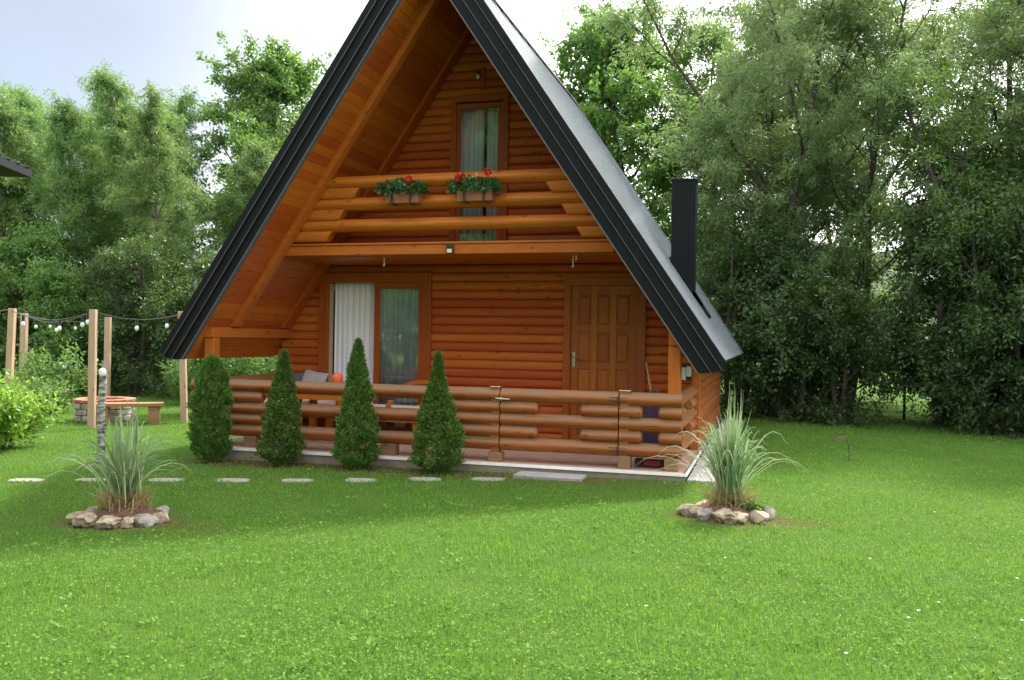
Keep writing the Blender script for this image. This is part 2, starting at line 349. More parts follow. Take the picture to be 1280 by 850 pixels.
mb = MB(); mb.box(.075, .44, -.12, 7.4, -.2, G(0) + .012); tag(mb.build('gravel_bed', M['gravel']), kind='structure')
rs = np.random.RandomState(5); npz = 1400
mb = MB()
for i in range(npz):
    x = rs.uniform(.09, .425); y = rs.uniform(-.15, 3.2) if i < 1100 else rs.uniform(3.2, 7.3); r = rs.uniform(.009, .02)
    z = G(0) + .014; q = [(x + r * rs.uniform(.7, 1.2) * dx, y + r * rs.uniform(.7, 1.2) * dy, z + r * .6 * dz) for dx, dy, dz in ((1, 0, 0), (0, 1, 0), (-1, 0, 0), (0, -1, 0), (0, 0, 1))]
    mb.add(q, [(0, 1, 4), (1, 2, 4), (2, 3, 4), (3, 0, 4)])
tag(mb.build('gravel', M['gravel'], smooth=False), label='loose grey gravel strip along the cabin side wall', cat='gravel', kind='stuff')

# ------------------------------------------------------------------ cabin
CX = -2.962; K = 1.476; ZO = 6.176; ZI = 5.638; RY0 = .02; RY1 = 8.05
def half_in(z): return (ZI - z) / K
def half_out(z): return (ZO - z) / K
cabin = thing('cabin', 'orange-brown log cabin with steep dark metal A-frame roof and upper balcony', 'cabin', (0, 0, 0))
# roof shell
def roof_side(s):
    mb = MB()
    poly = [(CX, ZO - .02), (CX + s * 3.38, ZO - .02 - 3.38 * K), (CX + s * 3.22, 1.06), (CX + s * half_in(1.06), 1.06), (CX, ZI + .012)]
    mb.prism(poly, 'Y', RY0 + .015, RY1)
    return mb
roof = thing('roof', None, None); roof.parent = cabin
for s in (1, -1):
    # soffit boards (inside surface)
    mb = MB(); nx, nz = s * .828, .560
    nb = 58; z_lo, z_hi = 1.05, ZI
    tx, tz = s * (-1 / K) , 1.0
    ys = [RY0 + .03 + i * .0 for i in range(1)]
    bw = .118; ln = (z_hi - z_lo)
    nbd = int(ln * 1.208 / bw)
    for i in range(nbd):
        za, zb = z_lo + i * ln / nbd + .0015, z_lo + (i + 1) * ln / nbd - .0015
        xa, xb = CX + s * half_in(za), CX + s * half_in(zb); t_ = .018
        mb.prism([(xa, za), (xb, zb), (xb - s * t_ * .828, zb - t_ * .56), (xa - s * t_ * .828, za - t_ * .56)], 'Y', RY0 + .03, 2.06)
    mb.build('soffit', M['soffit_wood'], roof)
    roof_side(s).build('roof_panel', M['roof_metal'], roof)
    # standing seams running down the slope
    mb = MB()
    for i in range(17):
        y = RY0 + .10 + i * .49
        a0 = (CX + s * .02, ZO - .04); b0 = (CX + s * 3.38, ZO - .02 - 3.38 * K)
        mb.prism([a0, b0, (b0[0] + s * .0009, b0[1] + .0006), (a0[0] + s * .0009, a0[1] + .0206)], 'Y', y, y + .014)
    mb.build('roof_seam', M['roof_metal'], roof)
    # gable trim in three stepped strips
    def strip(f0, f1, y0, y1, mb):
        def pt(f, z):                               # f = 0 at the inner line, 1 at the outer line
            return (CX + s * (half_in(z) + f * (half_out(z) - half_in(z))), z)
        zl = lambda f: 1.035 if f < .62 else 1.035 + (f - .62) / .38 * .115
        za = lambda f: ZI + f * (ZO - ZI)
        poly = [(CX, za(f0)), pt(f0, zl(f0)), pt(f1, zl(f1)), (CX, za(f1))]
        mb.prism(poly, 'Y', y0, y1)
    mb = MB(); strip(0, .37, -.01, RY0 + .012, mb); strip(.37, .73, -.028, RY0 + .010, mb); strip(.73, 1.0, -.045, RY0 + .008, mb)
    mb.build('gable_trim', M['metal_dark'], roof)
    mb = MB(); strip(-.035, .005, -.024, RY0 + .03, mb); strip(.364, .382, -.034, -.02, mb); strip(.724, .742, -.052, -.035, mb)
    mb.build('drip_edge', M['metal_edge'], roof)
mb = MB(); mb.prism([(CX - .16, ZO - .20), (CX, ZO + .03), (CX + .16, ZO - .20), (CX, ZO)], 'Y', -.05, RY1 + .02); mb.build('ridge_cap', M['metal_dark'], roof)
# rafters
def rafter(y0, y1, d0, zlo, zhi=None, mat='beam_wood'):
    for s in (1, -1):
        mb = MB(); d = d0 * (1 if s < 0 else .3); dz = d / .56
        inn = lambda z: CX + s * half_in(z)
        mb.prism([(inn(zlo) - s * .02, zlo), (CX, ZI - .03), (CX, ZI - dz), (CX + s * (half_in(zlo) - d / .828), zlo)], 'Y', y0, y1)
        mb.build('rafter', M[mat], cabin, bevel=.006)
rafter(.53, .67, .09, 1.45); rafter(1.74, 1.955, .06, 1.45, mat='wall_wood')
# half-log walls
def log_wall(ints_fn, z0, z1, pitch, mat, name, axis='X', at=2.0, sgn=-1, bulge=.030, parent=cabin):
    mb = MB(); z = z0; k = 0
    while z < z1 - .01:
        zt = min(z + pitch, z1)
        prof = []
        for j in range(9):
            f = j / 8; prof.append((at + sgn * (bulge * (max(0, 1 - abs(2 * f - 1) ** 2.6)) ** .62 - .004), z + f * (zt - z)))
        prof += [(at - sgn * .05, zt), (at - sgn * .05, z)]
        for a, b_ in ints_fn((z + zt) / 2):
            if b_ - a > .03: mb.prism(prof, axis, a, b_)
        z = zt; k += 1
    return mb.build(name, mat, parent)
# openings on the front wall (x0,x1,z0,z1)
OPEN = [(-5.27, -3.59, 0, 2.20), (-1.71, -.66, 0, 2.15), (-3.33, -2.52, 2.36, 4.60), (-6.2, 0.3, 2.36, 2.5)]
def ints(z):
    lo = max(-5.90, CX - half_in(z) + .01); hi = min(-.025, CX + half_in(z) - .01); segs = [(lo, hi)]
    for x0, x1, a, b_ in OPEN:
        if a - .02 <= z <= b_:
            ns = []
            for p_, q_ in segs:
                if x1 <= p_ or x0 >= q_: ns.append((p_, q_)); continue
                if x0 > p_: ns.append((p_, x0))
                if x1 < q_: ns.append((x1, q_))
            segs = ns
    return segs
log_wall(ints, .0, 2.36, .118, M['wall_wood'], 'front_wall')
log_wall(ints, 2.50, 5.45, .118, M['wall_wood'], 'front_wall')
def yints(z): return [(2.12, 7.4)]
log_wall(yints, -.03, 1.20, .123, M['side_wood'], 'side_wall', 'Y', 0.0, +1)
log_wall(yints, -.03, 1.20, .123, M['side_wood'], 'side_wall', 'Y', -5.925, -1)
for x0, x1 in ((-.07, .03), (-5.955, -5.855)):
    mb = MB(); mb.box(x0, x1, 1.97, 2.11, 0, 1.16); mb.build('corner_post', M['post_wood'], cabin, bevel=.005)
mb = MB(); mb.prism([(-5.9, 0), (-.03, 0), (-.03, 1.2), (CX, ZI - .02), (-5.9, 1.2)], 'Y', 7.3, 7.4); mb.build('rear_wall', M['wall_wood'], cabin)
# rooms behind the glass
mb = MB(); mb.box(-5.85, -.08, 2.1, 7.25, -.02, .0); mb.box(-5.0, -.92, 2.1, 7.25, 2.38, 2.48); mb.build('room_floor', M['room'], cabin)
# balcony
bal_x = lambda z, s: CX + s * (half_in(z) - .012)
BY = .745
mb = MB(); mb.box(bal_x(2.51, -1), bal_x(2.51, 1), .675, .81, 2.365, 2.485); mb.build('balcony_beam', M['beam_wood'], cabin, bevel=.006)
mb = MB()
for i in range(11):
    mb.box(bal_x(2.54, -1), bal_x(2.54, 1), .66 + i * .124, .66 + i * .124 + .12, 2.487, 2.513)
mb.build('balcony_floor', M['beam_wood'], cabin, bevel=.003)
mb = MB(); mb.box(bal_x(2.51, -1), bal_x(2.51, 1), .812, 1.955, 2.355, 2.372); mb.build('porch_ceiling', M['soffit_wood'], cabin)
rail = thing('balcony_railing', None, None); rail.parent = cabin
for i, zc in enumerate((2.738, 3.006, 3.276)):
    mb = MB(); mb.log((bal_x(zc, -1), BY, zc), (bal_x(zc, 1), BY, zc), .071, round_a=False, round_b=False, seed=i); mb.build('rail_log', M['beam_wood'], rail)
def cut_log(xa, xb, sa, sb, z, r, parent, mat):      # flat faced short log with ends cut along the roof slope
    mb = MB(); n = 12; n = 20; sqf = lambda a: (abs(math.cos(a)) ** 4.5 + abs(math.sin(a)) ** 4.5) ** (-1 / 4.5); ring = [(math.cos(2 * PI * j / n) * r * .98 * sqf(2 * PI * j / n), math.sin(2 * PI * j / n) * r * sqf(2 * PI * j / n)) for j in range(n)]
    vs = [(xa - sa * q[1], BY + q[0], z + q[1]) for q in ring] + [(xb - sb * q[1], BY + q[0], z + q[1]) for q in ring]
    fs = [tuple(range(n)), tuple(range(2 * n - 1, n - 1, -1))] + [(i, i + n, (i + 1) % n + n, (i + 1) % n) for i in range(n)]
    mb.add(vs, fs); mb.build('short_log', mat, parent)
for z, xl, xr in ((2.605, -4.465, -1.265), (2.872, -4.295, -1.445), (3.141, -4.095, -1.635)):
    cut_log(bal_x(z, -1), xl, -.6, -.6, z, .069, rail, M['beam_wood']); cut_log(xr, bal_x(z, 1), .6, .6, z, .069, rail, M['beam_wood'])
# porch posts and side beams
for x0 in (-5.87, -.165):
    mb = MB(); mb.box(x0, x0 + .13, .15, .28, 0, 1.31); mb.build('porch_post', M['post_wood'], cabin, bevel=.006)
for x0 in (-5.87, -.165):
    mb = MB(); mb.box(x0 + .002, x0 + .132, .13, 1.97, 1.312, 1.44); mb.build('porch_beam', M['beam_wood_y'], cabin, bevel=.008)
# french door, left leaf standing open
def frame(x0, x1, z0, z1, w, y0, y1, name, parent, mat, sill=False):
    mb = MB(); mb.box(x0, x0 + w, y0, y1, z0, z1 - w); mb.box(x1 - w, x1, y0, y1, z0, z1 - w); mb.box(x0, x1, y0, y1, z1 - w + .001, z1)
    if sill: mb.box(x0 + w, x1 - w, y0, y1, z0, z0 + w)
    return mb.build(name, mat, parent, bevel=.004)
fd = thing('french_door', None, None, (0, 0, 0)); fd.parent = cabin
frame(-5.28, -3.58, 0, 2.245, .135, 1.935, 2.06, 'door_frame', fd, M['frame_wood'])
lf = frame(-4.43, -3.68, .02, 2.108, .085, 1.955, 2.01, 'door_leaf', fd, M['frame_wood'], sill=True)
mb = MB(); mb.box(-4.344, -3.766, 1.982, 1.988, .1, 2.025); mb.build('pane', M['glass'], lf)
mb = MB(); mb.box(-5.175, -5.12, 2.0, 2.68, .02, .12); mb.box(-5.175, -5.12, 2.0, 2.68, 2.0, 2.1); mb.box(-5.175, -5.12, 2.0, 2.08, .121, 1.999); mb.box(-5.175, -5.12, 2.6, 2.68, .121, 1.999)
lf2 = mb.build('door_leaf', M['pine'], fd, bevel=.004); lf2['label'] = 'left leaf swung open into the room'
mb = MB(); mb.box(-5.15, -5.144, 2.08, 2.6, .12, 2.0); mb.build('pane', M['glass'], lf2)
def curtain(x0, x1, y, z0, z1, name, parent, amp=.03, nf=13, seed=1):
    mb = MB(); rn = random.Random(seed); N = 150; M_ = 8; ph = [rn.uniform(0, 6) for _ in range(4)]
    for j in range(M_ + 1):
        for i in range(N + 1):
            u = i / N; w = .6 + .5 * j / M_
            yy = y + amp * w * (math.sin(u * nf * 2 * PI + ph[0] + .8 * math.sin(u * 9 + ph[1])) + .4 * math.sin(u * nf * 3.7 * PI + ph[2] + j * .15))
            mb.v.append((x0 + (x1 - x0) * u, yy, z1 + (z0 - z1) * j / M_))
    for j in range(M_):
        for i in range(N): a = j * (N + 1) + i; mb.f.append((a, a + 1, a + N + 2, a + N + 1)); mb.mi.append(0)
    o_ = mb.build(name, M['curtain'], parent); md = o_.modifiers.new('s', 'SOLIDIFY'); md.thickness = .003; return o_
curtain(-5.10, -4.36, 2.09, .03, 2.14, 'curtain', fd, .022, 9, 2)
curtain(-4.36, -3.62, 2.06, .03, 2.14, 'curtain', fd, .022, 9, 5)
# balcony door
bd = thing('balcony_door', None, None, (0, 0, 0)); bd.parent = cabin
frame(-3.335, -2.515, 2.50, 4.628, .085, 1.935, 2.06, 'door_frame', bd, M['frame_wood'])
lf = frame(-3.25, -2.60, 2.52, 4.522, .065, 1.955, 2.01, 'door_leaf', bd, M['frame_wood'], sill=True)
mb = MB(); mb.box(-3.184, -2.666, 1.982, 1.988, 2.59, 4.455); mb.build('pane', M['glass'], lf)
curtain(-3.22, -2.9, 2.07, 2.52, 4.5, 'curtain', bd, .02, 6, 3)
curtain(-2.86, -2.62, 2.08, 2.52, 4.5, 'curtain', bd, .02, 4, 4)
# entrance door with raised panels
ed = thing('entrance_door', None, None, (0, 0, 0)); ed.parent = cabin
frame(-1.72, -.65, 0, 2.16, .095, 1.935, 2.06, 'door_frame', ed, M['door_wood'])
mb = MB(); mb.box(-1.622, -.748, 1.985, 2.03, .01, 2.062)
LX0, LX1 = -1.622, -.748; st = .10; pw = (LX1 - LX0 - 4 * st * .8 - .02) / 3; zs = [(.12, .50), (.60, .98), (1.06, 1.46), (1.55, 1.95)]
xs = [LX0 + .09 + i * (pw + .072) for i in range(3)]
# stiles and rails stand proud, panels sit back with a raised field
px_ = [LX0] + [v_ for x in xs for v_ in (x, x + pw)] + [LX1]
for i in range(0, 8, 2): mb.box(px_[i], px_[i + 1], 1.968, 1.984, .01, 2.062)
pz_ = [.01] + [v_ for z in zs for v_ in z] + [2.062]
for i in range(0, 10, 2):
    for x in xs: mb.box(x + .0005, x + pw - .0005, 1.9685, 1.984, pz_[i], pz_[i + 1])
for x in xs:
    for z in zs:
        a, b_, c_, d_ = x + .012, x + pw - .012, z[0] + .012, z[1] - .012; e = .028
        mb.add([(a, 1.984, c_), (b_, 1.984, c_), (b_, 1.984, d_), (a, 1.984, d_), (a + e, 1.970, c_ + e), (b_ - e, 1.970, c_ + e), (b_ - e, 1.970, d_ - e), (a + e, 1.970, d_ - e)],
               [(4, 5, 6, 7), (0, 1, 5, 4), (1, 2, 6, 5), (2, 3, 7, 6), (3, 0, 4, 7)])
dl = mb.build('door_leaf', M['door_wood'], ed, smooth=False)
mb = MB(); mb.box(-1.598, -1.562, 1.958, 1.967, 1.0, 1.2); mb.tube([(-1.58, 1.965, 1.14), (-1.58, 1.915, 1.14), (-1.57, 1.905, 1.14), (-1.46, 1.905, 1.137)], .009, 8)
mb.build('door_handle', M['steel'], dl, bevel=.003)
mb = MB(); mb.box(-2.92, -2.86, 1.945, 1.99, 4.70, 5.00); mb.build('trim_board', M['frame_wood'], cabin, bevel=.003)
# porch slab
slab = thing('porch_floor', None, None); slab.parent = cabin
mb = MB()
for i in range(19):
    for j in range(7):
        x0 = -5.825 + i * .3082; y0 = -.075 + j * .316; mb.box(x0, x0 + .3045, y0, min(y0 + .3125, 2.1), -.02, 0.0)
mb.build('tile', M['tile'], slab, bevel=.0015); slab.children[0]['label'] = 'pinkish beige floor tiles'
mb = MB(); mb.box(-5.84, .068, -.096, -.078, -.03, .001); mb.box(.0505, .068, -.0775, 2.0, -.03, .001); mb.box(-5.84, -5.828, -.0775, 2.0, -.03, .001); mb.build('tile_edge', M['tile_edge'], slab)
mb = MB(); mb.box(-5.82, .045, -.08, 7.4, -.35, -.022); mb.build('foundation', M['concrete'], slab)
# chimney on the right roof slope
ch = thing('chimney', None, None); ch.parent = cabin
mb = MB(); mb.box(-.45, -.125, 2.90, 3.15, 1.75, 3.56)
chs = mb.build('chimney_casing', M['metal_dark'], ch, bevel=.004)
mb = MB(); mb.box(-.462, -.113, 2.888, 3.162, 3.555, 3.58)
for i in range(6): mb.box(-.43 + i * .055, -.422 + i * .055, 2.893, 2.899, 1.9, 3.55)
mb.build('chimney_cap', M['metal_dark'], ch)
zr = lambda x: ZO - (x - CX) * K
mb = MB()
mb.prism([(-.47, zr(-.47) - .0), (-.02, zr(-.02)), (-.02 + .02, zr(-.02) + .03), (-.47 + .02, zr(-.47) + .03)], 'Y', 2.86, 2.895)
mb.prism([(-.15, zr(-.15)), (.08, zr(.08)), (.09, zr(.08) + .02), (-.13, zr(-.15) + .03)], 'Y', 2.86, 3.2)
mb.build('flashing', M['metal_dark'], ch)

# ------------------------------------------------------------------ log fence round the porch
ZR = [.135 + .0665 + i * .133 for i in range(5)]; R_ = .0675
def fence_piece(name, label, x0, x1, shorts, parent=None, endr=(False, False)):
    f = thing(name, label, 'gate' if 'gate' in name else 'fence', (0, 0, 0)) if parent is None else parent
    for i in (0, 2, 4):
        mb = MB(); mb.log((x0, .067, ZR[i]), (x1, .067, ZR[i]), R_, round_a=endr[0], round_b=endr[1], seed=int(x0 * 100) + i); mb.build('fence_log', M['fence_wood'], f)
    for i in (1, 3):
        for a, b_, ra, rb in shorts:
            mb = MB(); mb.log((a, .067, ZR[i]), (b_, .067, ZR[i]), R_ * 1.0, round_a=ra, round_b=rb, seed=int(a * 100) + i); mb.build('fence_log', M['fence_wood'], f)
    return f
fence = fence_piece('log_fence', 'horizontal round-log fence along the porch edge, left of the gate', -5.95, -1.985, [(-5.95, -4.97, False, True), (-2.80, -1.985, True, False)])
for x0, x1 in ((-5.2, -5.03), (-3.40, -3.22)):
    mb = MB(); mb.box(x0, x1, .0, .13, .0, .134); mb.build('foot_block', M['old_block'], fence, bevel=.006)
mb = MB(); mb.box(-2.085, -1.99, .02, .12, 0, .81); mb.build('fence_post', M['fence_wood'], fence)
mb = MB(); mb.box(-2.105, -1.955, .0, .14, .0, .10); mb.build('foot_block', M['old_block'], fence, bevel=.006)
mb = MB(); mb.box(-2.10, -1.98, .01, .13, .815, .828); mb.build('post_cap', M['steel'], fence, bevel=.004)
# side returns
def ret(parent, x, y1):
    for i in (0, 2, 4):
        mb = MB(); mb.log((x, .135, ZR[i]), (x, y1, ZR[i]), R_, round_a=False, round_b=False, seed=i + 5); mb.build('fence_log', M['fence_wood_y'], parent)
    for i in (1, 3):
        for a, b_ in ((.135, .52), (1.55, y1)):
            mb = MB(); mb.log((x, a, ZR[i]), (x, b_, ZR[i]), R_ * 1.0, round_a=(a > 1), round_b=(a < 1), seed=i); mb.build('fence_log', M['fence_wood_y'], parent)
ret(fence, -5.885, 1.965)
gate = fence_piece('log_gate', 'closed round-log porch gate with black hinges and a steel latch', -1.972, -.668, [(-1.972, -1.55, False, True), (-1.08, -.668, True, False)])
for z in (ZR[0], ZR[4]):
    mb = MB(); mb.box(-.76, -.675, -.008, .0, z - .022, z + .022); mb.box(-.652, -.57, -.008, .0, z - .018, z + .018)
    mb.tube([(-.663, -.012, z - .03), (-.663, -.012, z + .03)], .012, 8); mb.build('hinge', M['hinge_black'], gate)
mb = MB(); mb.tube([(-2.02, -.016, .70), (-1.86, -.016, .692)], .008, 8); mb.box(-1.975, -1.95, -.02, 0, .68, .715); mb.build('latch', M['steel'], gate)
fr2 = fence_piece('log_fence', 'short corner section of round-log fence, right of the gate', -.655, .0, [(-.655, -.415, False, True), (-.245, .0, True, False)])
for x0, x1 in ((-.66, -.53), (-.175, -.035)):
    mb = MB(); mb.box(x0, x1, .0, .13, .0, .134); mb.build('foot_block', M['old_block'], fr2, bevel=.006)
mb = MB(); mb.box(-.655, -.555, .02, .12, .14, .815); mb.build('fence_post', M['fence_wood'], fr2)
mb = MB(); mb.box(-.665, -.54, .01, .13, .818, .83); mb.build('post_cap', M['steel'], fr2, bevel=.004)
ret(fr2, -.068, 1.965)

# ------------------------------------------------------------------ things on the porch
def pillow(w, d, h):
    mb = MB(); n = 12
    for s in (1, -1):
        for j in range(n + 1):
            for i in range(n + 1):
                u, v_ = i / n * 2 - 1, j / n * 2 - 1; f = max(0, (1 - u ** 4) * (1 - v_ ** 4)) ** .5; pin = 1 - .07 * (1 - abs(u)) * abs(v_) - .0
                mb.v.append((u * w / 2 * (1 - .08 * (1 - v_ * v_) * 0), v_ * d / 2 * pin, s * h / 2 * f))
    for k in range(2):
        for j in range(n):
            for i in range(n): a = k * (n + 1) ** 2 + j * (n + 1) + i; mb.f.append((a, a + 1, a + n + 2, a + n + 1)); mb.mi.append(0)
    return mb
# corner sofa frame of stained timber with white seat cushions
sofa = thing('porch_sofa', 'orange stained timber sofa with a pale seat cushion at the left end of the porch', 'sofa', (-5.3, 1.35, 0))
mb = MB(); mb.box(-.48, .75, -.38, .42, .30, .36); mb.build('seat', M['beam_wood'], sofa, bevel=.006)
mb = MB(); mb.box(-.48, .75, .43, .49, .20, .72); mb.build('backrest', M['beam_wood'], sofa, bevel=.006)
for x in (-.46, .66):
    for y in (-.36, .34): mb = MB(); mb.box(x, x + .08, y, y + .08, 0, .3); mb.build('leg', M['beam_wood'], sofa)
mb = MB(); mb.box(-.46, .42, -.37, .41, .362, .49); mb.build('cushion', M['cushion'], sofa, bevel=.04)
c1 = pillow(.38, .36, .14).build('cushion', M['cushion_grey'], None); c1.location = (-5.18, 1.62, .70); c1.rotation_euler = (math.radians(68), math.radians(8), math.radians(-8)); tag(c1, 'pale grey square cushion leaning upright on the porch sofa', 'cushion')
c2 = pillow(.36, .34, .13).build('cushion', M['cushion_dark'], None); c2.location = (-5.42, 1.66, .69); c2.rotation_euler = (math.radians(66), math.radians(-12), math.radians(10)); tag(c2, 'charcoal cushion tucked behind the pale grey cushion on the sofa', 'cushion')
arm = thing('porch_armchair', 'wooden lounge chair with white seat cushion below the glass door', 'armchair', (-3.75, 1.35, 0))
mb = MB(); mb.box(-.62, .42, -.4, .4, .28, .33); mb.build('seat', M['beam_wood'], arm, bevel=.006)
mb = MB(); mb.box(-.60, .40, -.38, .38, .332, .44); mb.build('cushion', M['cushion'], arm, bevel=.03)
mb = MB(); mb.prism([(-.1, .30), (-.03, .30), (.09, .56), (.02, .56)], 'Y', -.42, -.405); mb.build('armrest', M['beam_wood'], arm)
mb = MB(); mb.prism([(-.2, .70), (.05, .78), (.45, .80), (.45, .74), (.05, .72), (-.2, .65)], 'Y', .40, .46); mb.box(.36, .44, .40, .46, 0, .75); mb.build('backrest', M['beam_wood'], arm, bevel=.005)
for x in (-.60, .34):
    for y in (-.38, .30): mb = MB(); mb.box(x, x + .08, y, y + .08, 0, .279); mb.build('leg', M['beam_wood'], arm)
tb = thing('porch_table', 'wooden table behind the top fence log, middle of the porch', 'table', (-4.45, .75, 0))
mb = MB(); mb.box(-.5, .5, -.25, .25, .70, .74); mb.build('tabletop', M['beam_wood'], tb, bevel=.006)
for x in (-.38, .30):
    for y in (-.23, .16): mb = MB(); mb.box(x, x + .08, y, y + .07, 0, .698); mb.build('leg', M['beam_wood'], tb)
mb = MB(); mb.box(-.46, .46, -.235, -.205, .56, .699); mb.build('apron', M['beam_wood'], tb)
pot = thing('flower_pot', 'small bright orange pot standing before the open glass door', 'flower pot', (-4.35, .75, .74))
mb = MB(); mb.tube([(0, 0, 0), (0, 0, .05), (0, 0, .10), (0, 0, .13), (0, 0, .145)], [.045, .062, .07, .06, .04], 14); mb.build('pot', M['orange_pot'], pot)
# leaning broom handle
br = thing('broom', 'broom with pale wooden handle leaning beside the entrance door', 'broom', (-.50, 1.55, 0))
mb = MB(); mb.tube([(.06, 0, .28), (-.12, .28, 1.09)], .013, 8); mb.build('handle', M['stick'], br)
mb = MB(); mb.prism([(-.04, .30), (.14, .30), (.2, .02), (-.08, .02)], 'Y', -.03, .03); mb.build('bristles', M['straw'], br, bevel=.01)
bag = thing('storage_bag', 'dark purple bag on the porch floor behind the right fence section', 'bag', (-.43, 1.15, 0))
mb = MB(); mb.tube([(0, 0, 0), (0, 0, .1), (0, 0, .35), (0, 0, .58), (0, 0, .68)], [.14, .17, .17, .13, .05], 12); o = mb.build('sack', M['purple'], bag)
mb = MB(); mb.tube([(-.06, 0, .66), (-.08, 0, .74), (0, 0, .78), (.08, 0, .74), (.06, 0, .66)], .012, 8); mb.build('strap', M['cushion_dark'], bag)
bw = thing('tool_case', 'low red and black case lying under the fence near the corner', 'case', (-.33, .28, 0))
mb = MB(); mb.box(-.10, .10, -.06, .06, .012, .08); mb.build('body', M['red_plastic'], bw, bevel=.01)
for s in (-1, 1): mb = MB(); mb.box(s * .145 - .04, s * .145 + .04, -.062, .062, .005, .085); mb.build('end_cap', M['black_plastic'], bw, bevel=.01)
eb = thing('meter_box', 'pale grey twin meter box on the log wall behind the right porch post', 'box', (-.135, 1.93, .96))
mb = MB(); mb.box(-.075, -.003, 0, .03, -.085, .075); mb.box(.004, .065, 0, .03, -.04, .09); mb.build('cover', M['box_grey'], eb, bevel=.006)
mb = MB(); mb.box(-.08, .07, .03, .06, -.09, .095); mb.build('back_plate', M['black_plastic'], eb)
fl = thing('floodlight', 'small black square floodlight fixed to the balcony beam', 'lamp', (-2.83, .675, 2.42))
mb = MB(); mb.box(-.045, .045, -.05, -.012, -.055, .055); mb.build('housing', M['black_plastic'], fl, bevel=.008)
mb = MB(); mb.box(-.03, .03, -.054, -.0505, -.045, -.0); mb.build('lens', M['led'], fl)
mb = MB(); mb.box(-.02, .02, -.012, -.0005, -.04, .04); mb.build('bracket', M['black_plastic'], fl)
wl = thing('wall_lamp', 'tiny white bulb lamp above the balcony door near the gable peak', 'lamp', (-2.95, 1.93, 4.90))
mb = MB(); mb.tube([(0, 0, 0), (0, 0, .06)], .014, 10); mb.build('socket', M['black_plastic'], wl)
mb = MB(); mb.tube([(0, 0, 0), (0, 0, -.02), (0, 0, -.05), (0, 0, -.065)], [.012, .024, .02, .006], 10); mb.build('bulb', M['bulb'], wl)
# hanging hooks under the balcony
hk0 = None
for i, (x, y, lab) in enumerate([(-3.85, 1.0, 'small white hook hanging under the balcony above the glass door'), (-1.40, 1.0, 'longer white hook hanging under the balcony left of the entrance door'), (-1.34, .9, 'short white hook under the balcony, closest to the right trim')]):
    if hk0 is None:
        mb = MB(); mb.tube([(0, 0, 0), (0, 0, -.06), (.008, 0, -.085), (0, 0, -.10), (-.012, 0, -.085)], .007, 8); hk0 = mb.build('hook', M['bulb'])
        h = hk0
    else: h = hk0.copy(); COL.objects.link(h)
    h.location = (x, y, 2.355); h.scale.z = (1, 1.3, .6)[i]; tag(h, lab, 'hook', 'hooks under the balcony')
# flower boxes hanging on the balcony rail
def flower_box(x0, x1, label, seed, reds, whites):
    cx = (x0 + x1) / 2; w = (x1 - x0)
    f = thing('flower_box', label, 'flower box', (cx, .60, 2.97), 0, 'flower boxes on the balcony rail'); rs = np.random.RandomState(seed)
    mb = MB(); hw = w / 2 * .74
    mb.prism([(-.065, .0), (.055, .0), (.075, .14), (-.085, .14)], 'X', -hw, hw); mb.build('box', M['terracotta'], f, bevel=.008)
    for x in (-hw * .55, hw * .55): mb = MB(); mb.box(x - .012, x + .012, -.092, -.088, -.01, .15); mb.box(x - .012, x + .012, -.09, .07, -.012, -.008); mb.build('bracket', M['hinge_black'], f)
    n = 620; u = rs.uniform(-1, 1, n); pos = np.stack([u * w / 2, rs.uniform(-.16, .08, n), .15 + rs.uniform(-.055, .12, n) * (1 - .5 * u ** 2)], 1)
    d = np.stack([rs.randn(n) * .8, -rs.uniform(.1, 1, n), rs.randn(n) * .5 + .25], 1)
    me = leaves_mesh('foliage', pos, d, .05, .05, M['geranium'], rs); o_ = bpy.data.objects.new('foliage', me); COL.objects.link(o_); o_.parent = f
    for x, z, r in reds:
        n = 90; v_ = norm(rs.randn(n, 3)); me = leaves_mesh('bloom', np.array([x, -.1, z]) + v_ * r * .75, v_ + rs.randn(n, 3) * .4, r * .55, r * .55, M['red_petal'], rs)
        o_ = bpy.data.objects.new('bloom', me); COL.objects.link(o_); o_.parent = f; o_['label'] = 'round red geranium bloom'
        mb = MB(); mb.tube([(x, -.08, .1), (x, -.1, z - r * .5)], .004, 5); mb.build('stem', M['geranium'], f)
    for x, z, r in whites:
        n = 46; v_ = rs.randn(n, 3) * np.array([r, r * .5, r * 1.2]) * .6; me = leaves_mesh('bloom', np.array([x, -.1, z]) + v_, rs.randn(n, 3), .016, .016, M['white_petal'], rs)
        o_ = bpy.data.objects.new('bloom', me); COL.objects.link(o_); o_.parent = f; o_['label'] = 'spray of tiny white flowers'
flower_box(-3.71, -3.13, 'balcony flower box with level red blooms, left of the balcony door glass', 11, [(-.13, .22, .05), (.10, .26, .055), (.17, .20, .03)], [(0, .21, .05)])
flower_box(-2.79, -2.20, 'balcony flower box with one large and one small high red bloom, before the door glass', 12, [(-.16, .26, .062), (.17, .33, .04), (.05, .20, .03)], [(0, .26, .05), (-.04, .17, .035)])

